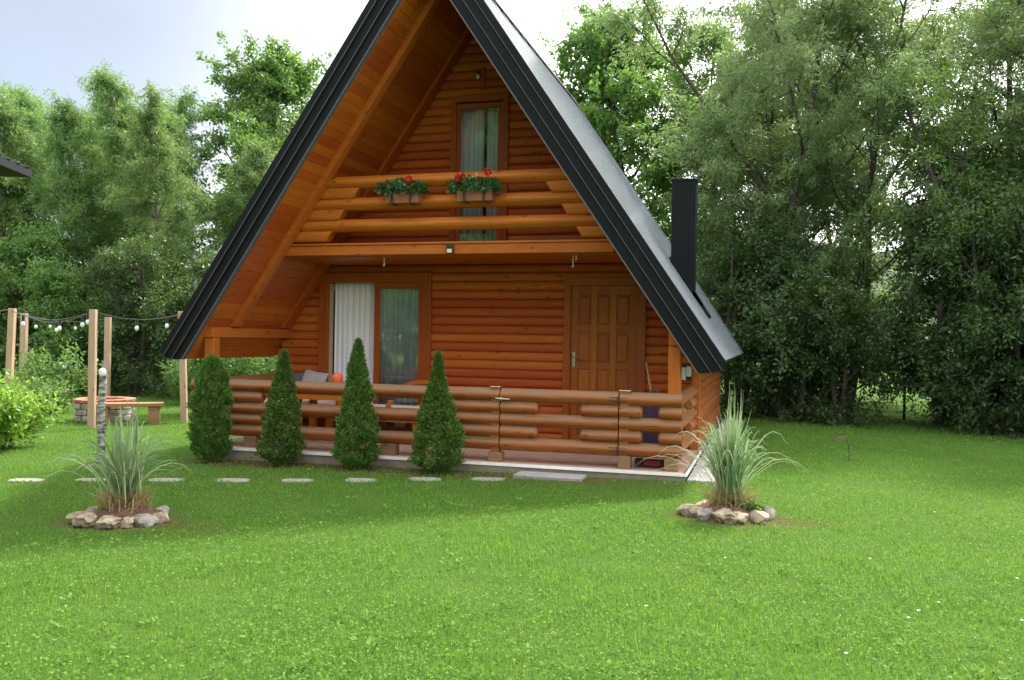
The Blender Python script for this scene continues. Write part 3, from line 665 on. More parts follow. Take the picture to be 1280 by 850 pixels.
# ------------------------------------------------------------------ stepping stones and paver
SS = [(-6.30, -2.12, 'first pale stepping stone at the far left edge of the lawn'), (-5.70, -1.90, 'stepping stone partly hidden behind the left pampas grass, second from left'),
      (-4.99, -1.67, 'third stepping stone from the left, just right of the pampas blades'), (-4.34, -1.48, 'fourth stepping stone from the left, in line with the first conifer'),
      (-3.72, -1.28, 'fifth stepping stone from the left, before the second conifer'), (-3.12, -1.07, 'sixth stepping stone from the left, before the third conifer'),
      (-2.52, -.80, 'seventh stepping stone from the left, before the fourth conifer'), (-1.90, -.60, 'eighth stepping stone, nearest the large grey paver')]
for i, (x, y, lab) in enumerate(SS):
    rn = random.Random(i + 3); mb = MB(); n = 11; w = .17 + rn.uniform(-.01, .015); d = .10 + rn.uniform(-.01, .01)
    poly = []
    for k in range(n):
        a = 2 * PI * k / n; f = (abs(math.cos(a)) ** 4 + abs(math.sin(a)) ** 4) ** -.25; poly.append((w * math.cos(a) * f * rn.uniform(.93, 1.05), d * math.sin(a) * f * rn.uniform(.9, 1.05)))
    mb.prism(poly, 'Z', -.04, .002); o = mb.build('stepping_stone', M['stone_paver'], bevel=.006, loc=(x, y, G(x))); o.rotation_euler = (0, 0, .30)
    tag(o, lab, 'stepping stone', 'stepping stones in the lawn')
mb = MB(); mb.box(-.365, .365, -.15, .15, -.05, .022); o = mb.build('paver', M['paver'], bevel=.006, loc=(-1.33, -.27, G(-1.3))); tag(o, 'large flat grey paver in front of the porch gate', 'paver')

# ------------------------------------------------------------------ conifers
def conifer(x, y, h, r, label, seed, shape, dens=15000):
    tr = thing('thuja', label, 'conifer', (x, y, G(x)), 0, 'small conifers before the porch fence'); rs = np.random.RandomState(seed)
    mb = MB(); mb.tube([(0, 0, -.03), (0, 0, h * .5), (0, 0, h * .93)], [.03, .02, .006], 7); mb.build('trunk', M['bark'], tr)
    ph = rs.uniform(0, 6, 6)
    def rad(t, a):
        if shape == 'round': p = np.clip(np.sin(np.clip((t + .14) / 1.14, 0, 1) ** .85 * PI), 0, 1) ** .45
        else: p = np.clip(t / .12 + .45, 0, 1) * np.clip(1.06 * (1 - t ** 1.35), 0, 1) ** .85 * (1 if shape != 'bell' else (1 - .35 * np.clip((t - .55) / .2, 0, 1)))
        return r * p * (1 + .07 * np.sin(a * 3 + ph[0] + t * 7) + .06 * np.sin(a * 5 + ph[1] - t * 12) + .04 * np.sin(a * 2 + t * 25 + ph[2]))
    n = dens; t = rs.uniform(0, 1, n) ** 1.15; a = rs.uniform(0, 2 * PI, n); R = rad(t, a)
    nc = 300; ct = rs.uniform(0, 1, nc) ** 1.1; ca = rs.uniform(0, 2 * PI, nc); cid = rs.randint(0, nc, n); t = np.clip(ct[cid] + rs.randn(n) * .018, 0, 1); a = ca[cid] + rs.randn(n) * .10 / np.clip(rad(ct[cid], ca[cid]) / r, .25, 1); cs = 1 + rs.uniform(-.22, .20, nc)[cid]
    core = rs.uniform(0, 1, n) < .3; t[core] = rs.uniform(0, 1, core.sum()) ** 1.15; a[core] = rs.uniform(0, 2 * PI, core.sum()); cs[core] = .9; R = rad(t, a) * cs
    f = 1 - np.abs(rs.randn(n)) * .10; z = .03 + t * (h - .06)
    # little flat sprays: clump offsets
    pos = np.stack([np.cos(a) * R * f, np.sin(a) * R * f, z], 1)
    d = np.stack([np.cos(a) * .55, np.sin(a) * .55, np.full(n, .9)], 1) + rs.randn(n, 3) * .55
    me = leaves_mesh('crown', pos, d, .046, .016, M['thuja'], rs); o_ = bpy.data.objects.new('crown', me); COL.objects.link(o_); o_.parent = tr
conifer(-5.40, -.36, 1.24, .212, 'leftmost small conifer with a rounded top, before the porch corner post', 21, 'round')
conifer(-4.45, -.36, 1.31, .228, 'second small conifer from the left, pointed tip in front of the sofa cushions', 22, 'cone')
conifer(-3.52, -.36, 1.44, .226, 'tallest and slimmest conifer, in front of the open glass door', 23, 'cone')
conifer(-2.57, -.36, 1.31, .262, 'rightmost small conifer with a narrow tip on a wide base', 24, 'bell')

# ------------------------------------------------------------------ pampas grass in rings of rocks
def rock_mesh(seed, r, fl=.7):
    import bmesh
    bm = bmesh.new(); bmesh.ops.create_icosphere(bm, subdivisions=4, radius=r); rn = random.Random(seed); off = Vector((rn.random() * 50, rn.random() * 50, 0))
    sx, sy = rn.uniform(.85, 1.35), rn.uniform(.75, 1.05)
    for v_ in bm.verts:
        p = v_.co.normalized(); k = 1 + .34 * mn.noise(p * 1.5 + off) + .14 * mn.noise(p * 4 + off) + .06 * mn.noise(p * 9 + off)
        q = p * r * k
        for ax_ in ((.5, .3, .8), (-.7, -.4, .6), (.1, -.9, .4), (.8, -.5, .2), (-.6, -.8, -.1), (0, .2, 1)):
            A = Vector(ax_).normalized(); dd = q.dot(A) - r * .66
            if dd > 0: q -= A * dd * .96
        v_.co = (q.x * sx, q.y * sy, q.z * fl)
    me = bpy.data.meshes.new('rock'); bm.to_mesh(me); bm.free(); me.shade_smooth(); me.set_sharp_from_angle(angle=math.radians(28)); return me
def ring(cx, cy, rocks, side):
    for i, (dx, dy, r, mat, lab) in enumerate(rocks):
        r *= 1.02; me = rock_mesh(i * 7 + int(cx * 10), r); me.materials.append(M[mat]); o = bpy.data.objects.new('rock', me); COL.objects.link(o)
        o.location = (cx + dx, cy + dy, G(cx) + r * .42); o.rotation_euler = (0, 0, i * 1.3); tag(o, lab, 'rock', 'rocks ringing the ' + side + ' pampas grass')
def ribbon(P, T, w, up=None):
    """P (N,k,3) centre lines, w (N,k) widths -> verts (N, 2k, 3)"""
    d = np.gradient(P, axis=1); s = np.cross(d, T[:, None, :]); s /= np.maximum(np.linalg.norm(s, axis=2, keepdims=True), 1e-9)
    Lf = P - s * w[..., None] * .5; Rt = P + s * w[..., None] * .5
    return np.stack([Lf, Rt], 2).reshape(len(P), -1, 3)
def arching(n, rs, h, spread, base, w0, k=9, droop=1.0):
    a = rs.uniform(0, 2 * PI, n); sp = spread * rs.uniform(0, 1, n) ** .75; hh = h * rs.uniform(.6, 1.05, n) * (1 - .25 * sp / spread); t = np.linspace(0, 1, k)[None, :]
    bx = rs.randn(n) * base; by = rs.randn(n) * base
    q_ = (sp / spread)[:, None]; out = sp[:, None] * (t ** 1.25); zz = hh[:, None] * (t * (1 + .35 * droop * q_) - droop * q_ * (.30 * t ** 2.2 + .55 * t ** 4))
    P = np.stack([bx[:, None] + np.cos(a)[:, None] * out, by[:, None] + np.sin(a)[:, None] * out, zz], 2)
    P += np.cumsum(rs.randn(n, k, 3) * .004, axis=1)
    T = np.stack([np.cos(a + rs.randn(n) * .6), np.sin(a + rs.randn(n) * .6), np.zeros(n)], 1); w = w0 * rs.uniform(.6, 1.2, n)[:, None] * np.clip(1.15 - t ** 2.2, .12, 1)
    return ribbon(P, T, w)
def strip_mesh(name, V, k, mat):
    return np_mesh(name, V.reshape(-1, 3), 2 * k, [(2 * i, 2 * i + 1, 2 * i + 3, 2 * i + 2) for i in range(k - 1)], mat)
def pampas(x, y, label, seed, h, spread, n, n_long, long_h, long_spread):
    t_ = thing('pampas_grass', label, 'ornamental grass', (x, y, G(x)), 0); rs = np.random.RandomState(seed)
    V = arching(n, rs, h, spread, .04, .017, droop=.75)
    o_ = bpy.data.objects.new('blades', strip_mesh('blades', V, 9, M['pampas'])); COL.objects.link(o_); o_.parent = t_; o_.location = (0, 0, .10)
    V = arching(n_long, rs, long_h, long_spread, .05, .0075, droop=1.25)
    o_ = bpy.data.objects.new('long_stems', strip_mesh('long_stems', V, 9, M['pampas_pale'])); COL.objects.link(o_); o_.parent = t_; o_.location = (0, 0, .05); o_['label'] = 'pale arching stems'
    V = arching(420, rs, .20, .17, .075, .007, droop=.4)
    o_ = bpy.data.objects.new('dead_base', strip_mesh('dead_base', V, 9, M['dry_grass'])); COL.objects.link(o_); o_.parent = t_; o_.location = (0, 0, .09); o_['label'] = 'brown dead stubble at the foot'
    # mulch mound
    mb = MB(); rn = random.Random(seed); m_ = 20; rings_ = [(0, .12), (.10, .11), (.19, .08), (.27, .025), (.32, -.02)]
    mb.v.append((0, 0, .12))
    for r, z in rings_[1:]:
        for j in range(m_): a = 2 * PI * j / m_; mb.v.append((math.cos(a) * r * rn.uniform(.93, 1.07), math.sin(a) * r * rn.uniform(.93, 1.07), z + rn.uniform(-.014, .014)))
    for j in range(m_): mb.f.append((0, 1 + j, 1 + (j + 1) % m_)); mb.mi.append(0)
    for q in range(3):
        for j in range(m_): a = 1 + q * m_; mb.f.append((a + j, a + m_ + j, a + m_ + (j + 1) % m_, a + (j + 1) % m_)); mb.mi.append(0)
    mb.build('mulch_mound', M['mulch'], t_)
LX, LY = -4.02, -3.42
pampas(LX, LY, 'spreading pampas grass in the stone ring on the left lawn', 31, .92, .50, 120, 34, .92, .70)
ring(LX, LY, [(-.33, .02, .075, 'rock_grey', 'grey-brown rock at the far left end of the left stone ring'), (-.24, -.18, .085, 'rock', 'broad pale rock, front left of the left pampas ring'),
              (-.10, -.27, .095, 'rock', 'largest tan rock at the front of the left pampas ring'), (.09, -.27, .085, 'rock', 'tan rock with a brown hollow, front centre of the left ring'),
              (.20, -.20, .07, 'rock', 'small tan rock between two bigger ones, right front of the left ring'), (.28, -.12, .085, 'rock_grey', 'pale grey rock on the right front of the left ring'),
              (.33, .03, .08, 'rock', 'tall cream rock at the right end of the left ring'), (.16, .26, .07, 'rock_grey', 'grey rock on the back right of the left ring'), (-.17, .24, .07, 'rock_grey', 'grey rock on the back left of the left ring')], 'left')
RX, RY_ = .56, -1.75
pampas(RX, RY_, 'upright pampas grass in the stone ring at the porch right corner', 32, 1.0, .32, 230, 60, 1.05, .85)
ring(RX, RY_, [(-.30, -.10, .09, 'rock', 'brown rock at the left end of the right stone ring'), (-.17, -.20, .085, 'rock_grey', 'round grey rock, second from left in the right ring'),
               (-.02, -.26, .10, 'rock', 'wide tan rock at the front of the right pampas ring'), (.08, -.24, .08, 'rock', 'flat tan rock right of the widest one in the right ring'),
               (.22, -.17, .09, 'rock', 'rounded pale rock at the front right of the right ring'), (.29, .0, .10, 'rock_grey', 'large light rock at the right end of the right ring'),
               (.19, .19, .08, 'rock_grey', 'grey rock on the back right of the right ring'), (-.20, .18, .08, 'rock', 'tan rock on the back left of the right ring')], 'right')
# leafy weed in the right ring
rs = np.random.RandomState(9); n = 260; a = rs.uniform(0, 2 * PI, n); r = rs.uniform(0, .1, n)
me = leaves_mesh('weed', np.stack([np.cos(a) * r, np.sin(a) * r, rs.uniform(.02, .12, n)], 1), np.stack([np.cos(a), np.sin(a), rs.uniform(-.1, .8, n)], 1), .05, .026, M['bush_mid'], rs)
o = bpy.data.objects.new('weed', me); COL.objects.link(o); o.location = (RX + .17, RY_ - .04, G(0) + .02); tag(o, 'small leafy green weed growing inside the right stone ring', 'weed')
#--SPLIT--
# ------------------------------------------------------------------ lawn: blades, clover, daisies
rs = np.random.RandomState(77)
FWa = math.atan2(FW[1], FW[0])
def scatter(n, r0, r1, power, half=math.radians(43)):
    u = rs.uniform(0, 1, n); e = 2 - power
    r = (r0 ** e + u * (r1 ** e - r0 ** e)) ** (1 / e) if abs(e) > 1e-6 else r0 * (r1 / r0) ** u
    a = FWa + rs.uniform(-half, half, n); return CAM.x + r * np.cos(a), CAM.y + r * np.sin(a), r
def keep(x, y):
    k = ~((x > -6.02) & (x < .44) & (y > -.12) & (y < 8.1)) & ~((x > -6.02) & (x < .08) & (y > -.15))
    for sx, sy, _ in SS:
        dx = (x - sx) * math.cos(.3) + (y - sy) * math.sin(.3); dy = -(x - sx) * math.sin(.3) + (y - sy) * math.cos(.3); k &= ~((np.abs(dx) < .155) & (np.abs(dy) < .085))
    k &= ~((np.abs(x + 1.33) < .36) & (np.abs(y + .27) < .15))
    for cx, cy_, R in ((LX, LY, .62), (RX, RY_, .55)):
        d = np.hypot(x - cx, (y - cy_)); k &= ~((d < .33) | ((d < R) & (rs.uniform(0, 1, len(x)) > (d - .33) / (R - .33) * .9)))
    d = np.hypot(x - 1.9, y - 4.9); k &= d > .10
    k &= ~((y > -.6) & (y < -.1) & (x > -6) & (x < .1) & (rs.uniform(0, 1, len(x)) < (y + .6) * 1.1))
    return k
N = 360000
x, y, r = scatter(N, 2.6, 24, 1.75)
# clumpy height and density field
def field(x, y, s, ph): return np.sin(x * s + ph) * np.sin(y * s * 1.13 + ph * 2.1) + .6 * np.sin(x * s * 2.3 + y * s * 1.7 + ph) + .4 * np.sin(x * s * 4.1 - y * s * 3.7 + ph * 3)
k = keep(x, y) & (rs.uniform(-2.6, 1, N) < field(x, y, 3.1, 1.7)); x, y, r = x[k], y[k], r[k]; N = len(x)
hgt = (.016 + .014 * rs.uniform(0, 1, N) + .008 * field(x, y, 2.3, .4)) * (1 + .25 * (rs.uniform(0, 1, N) > .93) * rs.uniform(0, 2.2, N)); hgt = np.clip(hgt, .012, .11)
wd = np.clip(.0028 * (1 + (r - 3) * .16), .0028, .012) * rs.uniform(.7, 1.3, N)
a = rs.uniform(0, 2 * PI, N); lean = rs.uniform(.15, 1.0, N) * hgt; z0 = gz(x) - .015
b0 = np.stack([x, y, z0], 1); dv = np.stack([np.cos(a), np.sin(a), 0 * a], 1); sa = a + PI / 2 + rs.randn(N) * .5; sv = np.stack([np.cos(sa), np.sin(sa), 0 * a], 1) * (wd / 2)[:, None]
mid = b0 + dv * (lean * .35)[:, None]; mid[:, 2] += (hgt + .012) * .62; tip = b0 + dv * lean[:, None]; tip[:, 2] += hgt + .012
V = np.stack([b0 - sv, b0 + sv, mid + sv * .85, mid - sv * .85, tip], 1)
me = np_mesh('grass', V.reshape(-1, 3), 5, [(0, 1, 2, 3), (3, 2, 4)], M['grass'])
o = bpy.data.objects.new('grass', me); COL.objects.link(o); tag(o, 'short mown green lawn grass', 'grass', kind='stuff')
N = 110000; x, y, r = scatter(N, 2.6, 17, 1.7); k = keep(x, y) & (rs.uniform(-1.6, 1.0, N) < field(x, y, 1.7, 2.9)); x, y, r = x[k], y[k], r[k]; N = len(x)
a = rs.uniform(0, 2 * PI, N); pos = np.stack([x, y, gz(x) + rs.uniform(.004, .026, N)], 1); d = np.stack([np.cos(a), np.sin(a), rs.uniform(-.1, .55, N)], 1)
me = leaves_mesh('clover', pos, d, .019, .013, M['clover'], rs); o = bpy.data.objects.new('clover', me); COL.objects.link(o); tag(o, 'clover and small weeds mixed through the lawn', 'clover', kind='stuff')
nc = 650; cx_, cy_, r = scatter(nc, 2.8, 15, 1.7); k = keep(cx_, cy_); cx_, cy_ = cx_[k], cy_[k]; nc = len(cx_); q = 9
a = rs.uniform(0, 2 * PI, (nc, q)); rr = rs.uniform(.0, .03, (nc, q)) * rs.uniform(.5, 2.2, (nc, 1)); X = (cx_[:, None] + rr * np.cos(a)).ravel(); Y = (cy_[:, None] + rr * np.sin(a)).ravel(); a = a.ravel()
me = leaves_mesh('lawn_weeds', np.stack([X, Y, gz(X) + rs.uniform(.012, .03, len(X))], 1), np.stack([np.cos(a), np.sin(a), rs.uniform(.15, .8, len(X))], 1), .036, .018, M['clover'], rs); o = bpy.data.objects.new('lawn_weeds', me); COL.objects.link(o); tag(o, 'broad-leaved weed rosettes scattered through the lawn', 'weeds', kind='stuff')
DA = [(.6, -3.4), (1.5, -3.1), (1.75, -4.0), (2.1, -4.2), (2.3, -3.3), (1.55, -4.35), (1.62, -4.2), (.25, -4.6), (2.9, -2.2), (2.2, -1.2), (2.6, -5.1), (2.35, -5.2), (1.2, -5.0)]
d0 = None
for i, (x_, y_) in enumerate(DA):
    if d0 is None:
        d0 = thing('daisy', 'tiny white daisy in the short grass', 'daisy', (0, 0, 0), 0, 'daisies scattered in the right lawn')
        mb = MB()
        for k_ in range(9): a = k_ * 2 * PI / 9; c_, s_ = math.cos(a), math.sin(a); mb.add([(c_ * .002, s_ * .002, .046), (c_ * .009 - s_ * .003, s_ * .009 + c_ * .003, .049), (c_ * .013, s_ * .013, .05), (c_ * .009 + s_ * .003, s_ * .009 - c_ * .003, .049)], [(0, 1, 2, 3)])
        mb.build('petals', M['white_petal'], d0); mb = MB(); mb.tube([(0, 0, 0), (0, 0, .046)], .001, 5); mb.build('stem', M['clover'], d0); d_ = d0
    else: d_ = copy_tree(d0)
    d_.location = (x_, y_, G(x_)); d_.rotation_euler = (0, 0, i); d_.scale = (.7, .7, .8)
# ------------------------------------------------------------------ pergola posts, string lights, fire pit, bench
def post(x, y, z1, w, label, tilt=(0, 0)):
    mb = MB(); mb.box(-w / 2, w / 2, -w / 2, w / 2, -.25, z1 - G(x)); o = mb.build('light_post', M['pine'], bevel=.004, loc=(x, y, G(x))); o.rotation_euler = (tilt[0], tilt[1], .35); tag(o, label, 'post', 'pale timber posts holding the string lights'); return (x, y, z1)
P1 = post(-9.42, 2.23, 1.71, .098, 'pale square timber post in front of the fire pit')
P2 = post(-8.80, 3.70, 1.74, .10, 'pale timber post partly hidden by the left roof corner', (0, -.04))
P3 = post(-13.66, 7.41, 1.70, .12, 'thinner pale post standing behind the fire pit')
P4 = post(-11.70, 2.81, 1.74, .10, 'leftmost pale timber post above the bright bush', (0, .03))
P5 = post(-14.72, 6.10, 1.74, .12, 'second pale timber post from the left, above the bush')
def catenary(a, b_, sag, n=14): return [Vector(a).lerp(Vector(b_), i / n) - Vector((0, 0, sag * 4 * (i / n) * (1 - i / n))) for i in range(n + 1)]
def string(a, b_, sag, bulbs, label):
    a = (a[0], a[1], a[2] - .02); b_ = (b_[0], b_[1], b_[2] - .02)
    sl = thing('string_lights', label, 'string lights', (0, 0, 0), 0, 'festoon strings between the posts'); pts = catenary(a, b_, sag); mb = MB(); mb.tube(pts, .007, 5); mb.build('wire', M['metal_edge'], sl)
    for t in bulbs:
        k_ = int(t * 14); p = pts[k_].lerp(pts[min(14, k_ + 1)], t * 14 - k_)
        mb = MB(); mb.tube([p, p - Vector((0, 0, .10))], .022, 8); s_ = mb.build('socket', M['black_plastic'], sl)
        mb = MB(); mb.tube([p - Vector((0, 0, q)) for q in (.10, .12, .155, .18, .19)], [.014, .026, .031, .020, .005], 10); mb.build('bulb', M['bulb'], s_)
string(P1, P2, .13, (.45, .78), 'string lights sagging from the fire pit post to the cabin corner post')
string(P1, P4, .16, (.06, .38, .82), 'string lights running left from the fire pit post')
string(P1, P5, .18, (.12, .45, .78), 'string lights going back to the second post from the left')
string(P4, P5, .10, (.3,), 'short string of lights between the two leftmost posts')
string(P3, P5, .12, (.4, .7), 'string lights along the far side behind the fire pit')
string(P4, (-13.2, -.2, 1.3), .10, (.25,), 'string lights leaving the picture on the left')
fp = thing('fire_pit', 'round stone fire pit with a red brick rim', 'fire pit', (-10.2, 3.4, -.17)); rn = random.Random(3)
rows = 3
mb = MB()
for j in range(rows):
    nst = 13
    for i in range(nst):
        a = 2 * PI * (i + .5 * (j % 2)) / nst; r = .40; ca, sa = math.cos(a), math.sin(a); w = .097 * rn.uniform(.9, 1.08); h = .052 * rn.uniform(.85, 1.05); z = .052 + j * .105
        vs = [(r * ca + dx * .085 * ca - dy * w * sa + rn.uniform(-.012, .012), r * sa + dx * .085 * sa + dy * w * ca + rn.uniform(-.012, .012), z + dz * h) for dx in (-1, 1) for dy in (-1, 1) for dz in (-1, 1)]
        mb.add(vs, [(0, 1, 3, 2), (4, 6, 7, 5), (0, 4, 5, 1), (2, 3, 7, 6), (0, 2, 6, 4), (1, 5, 7, 3)])
mb.build('stone_wall', M['rubble'], fp, bevel=.012)
mb = MB(); mb.tube([(0, 0, 0), (0, 0, .3)], .36, 24); mb.build('ash_bed', M['mulch'], fp)
mb = MB()
for i in range(18):
    a = 2 * PI * i / 18; mb.box(.33, .50, -.075, .075, .318, .375); v8 = mb.v[-8:]; ca, sa = math.cos(a), math.sin(a); mb.v[-8:] = [(x_ * ca - y_ * sa, x_ * sa + y_ * ca, z_) for x_, y_, z_ in v8]
mb.build('brick_rim', M['brick'], fp, bevel=.006)
bn = thing('bench', 'low plank bench beside the fire pit', 'bench', (-9.3, 3.2, -.17), .62)
mb = MB(); mb.box(-.75, .36, -.15, .15, .29, .345); mb.build('seat', M['bench_wood'], bn, bevel=.006)
for x_ in (-.66, .13): mb = MB(); mb.box(x_, x_ + .18, -.12, .12, -.05, .289); mb.build('leg', M['bench_wood'], bn, bevel=.006)
# birch pole
bp = thing('birch_pole', 'thin lichen-covered birch pole with a pale knob, behind the left pampas grass', 'pole', (-6.33, -1.06, G(-6.3)))
mb = MB(); mb.tube([(0, 0, -.1), (.006, 0, .3), (-.008, 0, .6), (.01, 0, .9), (.012, 0, 1.02)], [.047, .044, .042, .039, .036], 12); mb.build('trunk', M['birch'], bp)
mb = MB(); mb.tube([(.012, -.01, 1.015), (.012, -.01, 1.04), (.012, -.01, 1.08), (.012, -.01, 1.10)], [.032, .042, .036, .01], 10); mb.build('knob', M['bulb'], bp)
mb = MB(); mb.tube([(.012, 0, 1.10), (.012, 0, 1.18)], .018, 8); mb.build('stake', M['rock_grey'], bp)
# ------------------------------------------------------------------ neighbouring gazebo, only its dark roof corner reaches into view
gz_ = thing('gazebo', 'dark metal roof corner of a shelter poking in at the left edge', 'gazebo', (-7.82, -4.3, 0), math.radians(22))
mb = MB(); h = 2.0
mb.add([(-h, -h, 3.07), (h, -h, 3.07), (h, h, 3.07), (-h, h, 3.07), (0, 0, 3.42), (-h, -h, 2.99), (h, -h, 2.99), (h, h, 2.99), (-h, h, 2.99)],
       [(0, 1, 4), (1, 2, 4), (2, 3, 4), (3, 0, 4), (5, 6, 1, 0), (6, 7, 2, 1), (7, 8, 3, 2), (8, 5, 0, 3), (8, 7, 6, 5)])
gr_ = mb.build('roof', M['metal_dark'], gz_, smooth=False)
mb = MB()
for i in range(20): mb.tube([(h + .004, -h + .1 + i * .2, 3.078), (h * .1, (-h + .1 + i * .2) * .1, 3.40)], .014, 6)
for i in range(20): mb.tube([(-h + .1 + i * .2, -h - .004, 3.078), ((-h + .1 + i * .2) * .1, -h * .1, 3.40)], .014, 6)
for i in range(20): mb.tube([(-h + .1 + i * .2, h + .004, 3.078), ((-h + .1 + i * .2) * .1, h * .1, 3.40)], .014, 6)
mb.build('roof_rib', M['metal_dark'], gr_)
for sx in (-1, 1):
    for sy in (-1, 1): mb = MB(); mb.box(sx * 1.7 - .07, sx * 1.7 + .07, sy * 1.7 - .07, sy * 1.7 + .07, -.2, 3.0); mb.build('post', M['post_wood'], gz_, bevel=.006)

# ------------------------------------------------------------------ bushes
def bush(x, y, h, r, label, seed, mat, n, flowers=0, leafsz=(.075, .042), name='bush', group=None):
    b_ = thing(name, label, 'bush', (x, y, G(x)), 0, group); rs = np.random.RandomState(seed); rn = random.Random(seed); mb = MB(); tips = []
    for i in range(26):
        a = rn.uniform(0, 2 * PI); q = rn.uniform(.1, 1) ** .6; hh = h * rn.uniform(.65, 1.02) * (1 - .3 * q * q); p0 = Vector((math.cos(a) * .08, math.sin(a) * .08, -.03)); p2 = Vector((math.cos(a) * r * q, math.sin(a) * r * q, hh * .93)); p1 = p0.lerp(p2, .5) + Vector((0, 0, hh * .12))
        mb.tube([p0, p1, p2], [.010, .007, .003], 5, cap=False); tips.append((p0, p1, p2))
    mb.build('stem', M['bark'], b_)
    ids = rs.randint(0, len(tips), n); t = rs.uniform(.25, 1.05, n)
    A = np.array([[tuple(c) for c in q] for q in tips]); P = (A[ids, 0] * ((1 - t) ** 2)[:, None] + A[ids, 1] * (2 * t * (1 - t))[:, None] + A[ids, 2] * (t ** 2)[:, None]) + rs.randn(n, 3) * r * .13
    P[:, 2] = np.clip(P[:, 2], .03, None); d = rs.randn(n, 3) + np.stack([P[:, 0], P[:, 1], 0 * P[:, 0] + .1], 1) * 1.2
    me = leaves_mesh('foliage', P, d, leafsz[0], leafsz[1], M[mat], rs); o_ = bpy.data.objects.new('foliage', me); COL.objects.link(o_); o_.parent = b_
    if flowers:
        nn = flowers * 14; c = P[rs.randint(0, n, flowers)]; c = c + norm(c) * .04; c = np.repeat(c, 14, 0) + rs.randn(nn, 3) * .016
        me = leaves_mesh('blossom', c, rs.randn(nn, 3), .028, .026, M['white_petal'], rs); o_ = bpy.data.objects.new('blossom', me); COL.objects.link(o_); o_.parent = b_
bush(-8.62, -.22, 1.02, .62, 'bright yellow-green leafy bush at the left picture edge', 51, 'bush_light', 3600, 16)
bush(-10.6, 2.2, .82, .62, 'dark bush with small white blossoms between the bright bush and fire pit', 52, 'bush_mid', 3400, 34)
bush(-12.1, 4.2, 1.35, .75, 'loose leafy shrub rising behind the white-blossomed bush', 53, 'bush_mid', 3000, 8)
bush(-11.2, 6.9, 1.2, .45, 'tall upright spiky weeds behind the bench', 54, 'bush_mid', 1800, 0, (.22, .02), 'weeds')
bush(-9.2, 5.3, 1.9, 1.0, 'dense green shrub seen through the open left side of the porch', 55, 'bush_mid', 9000, 0)
bush(-8.0, 6.9, 2.0, 1.1, 'second shrub seen through the porch opening, nearer the log wall', 56, 'bush_mid', 9000, 0)
# sapling and soil heap
sp = thing('sapling', 'thin bare sapling planted in the right lawn', 'sapling', (1.84, 2.41, -.07)); mb = MB()
mb.tube([(0, 0, -.02), (-.01, 0, .15), (-.05, 0, .33)], [.006, .005, .003], 5); mb.tube([(-.01, 0, .15), (.06, 0, .28)], .003, 5); mb.tube([(-.03, 0, .25), (-.10, 0, .40)], .003, 5); mb.build('stem', M['bark'], sp)
rs = np.random.RandomState(3); n = 70; P = rs.randn(n, 3) * np.array([.06, .06, .03]) + np.array([0, 0, .03]); P[50:] += np.array([-.04, 0, .28]); me = leaves_mesh('leaves', P, rs.randn(n, 3), .035, .02, M['broad'], rs); o = bpy.data.objects.new('leaves', me); COL.objects.link(o); o.parent = sp
mb = MB(); n = 14; mb.v.append((0, 0, .09)); rn = random.Random(8)
for R, z in ((.12, .055), (.22, -.01)):
    for j in range(n): a = 2 * PI * j / n; mb.v.append((math.cos(a) * R * rn.uniform(.85, 1.15), math.sin(a) * R * rn.uniform(.85, 1.15), z))
for j in range(n): mb.f.append((0, 1 + j, 1 + (j + 1) % n)); mb.f.append((1 + j, 1 + n + j, 1 + n + (j + 1) % n, 1 + (j + 1) % n)); mb.mi += [0, 0]
o = mb.build('molehill', M['mulch'], loc=(1.9, 4.9, -.07)); o.location.z = -.085; o.scale = (.5, .5, .6); tag(o, 'small heap of brown soil in the lawn near the trees', 'soil heap')

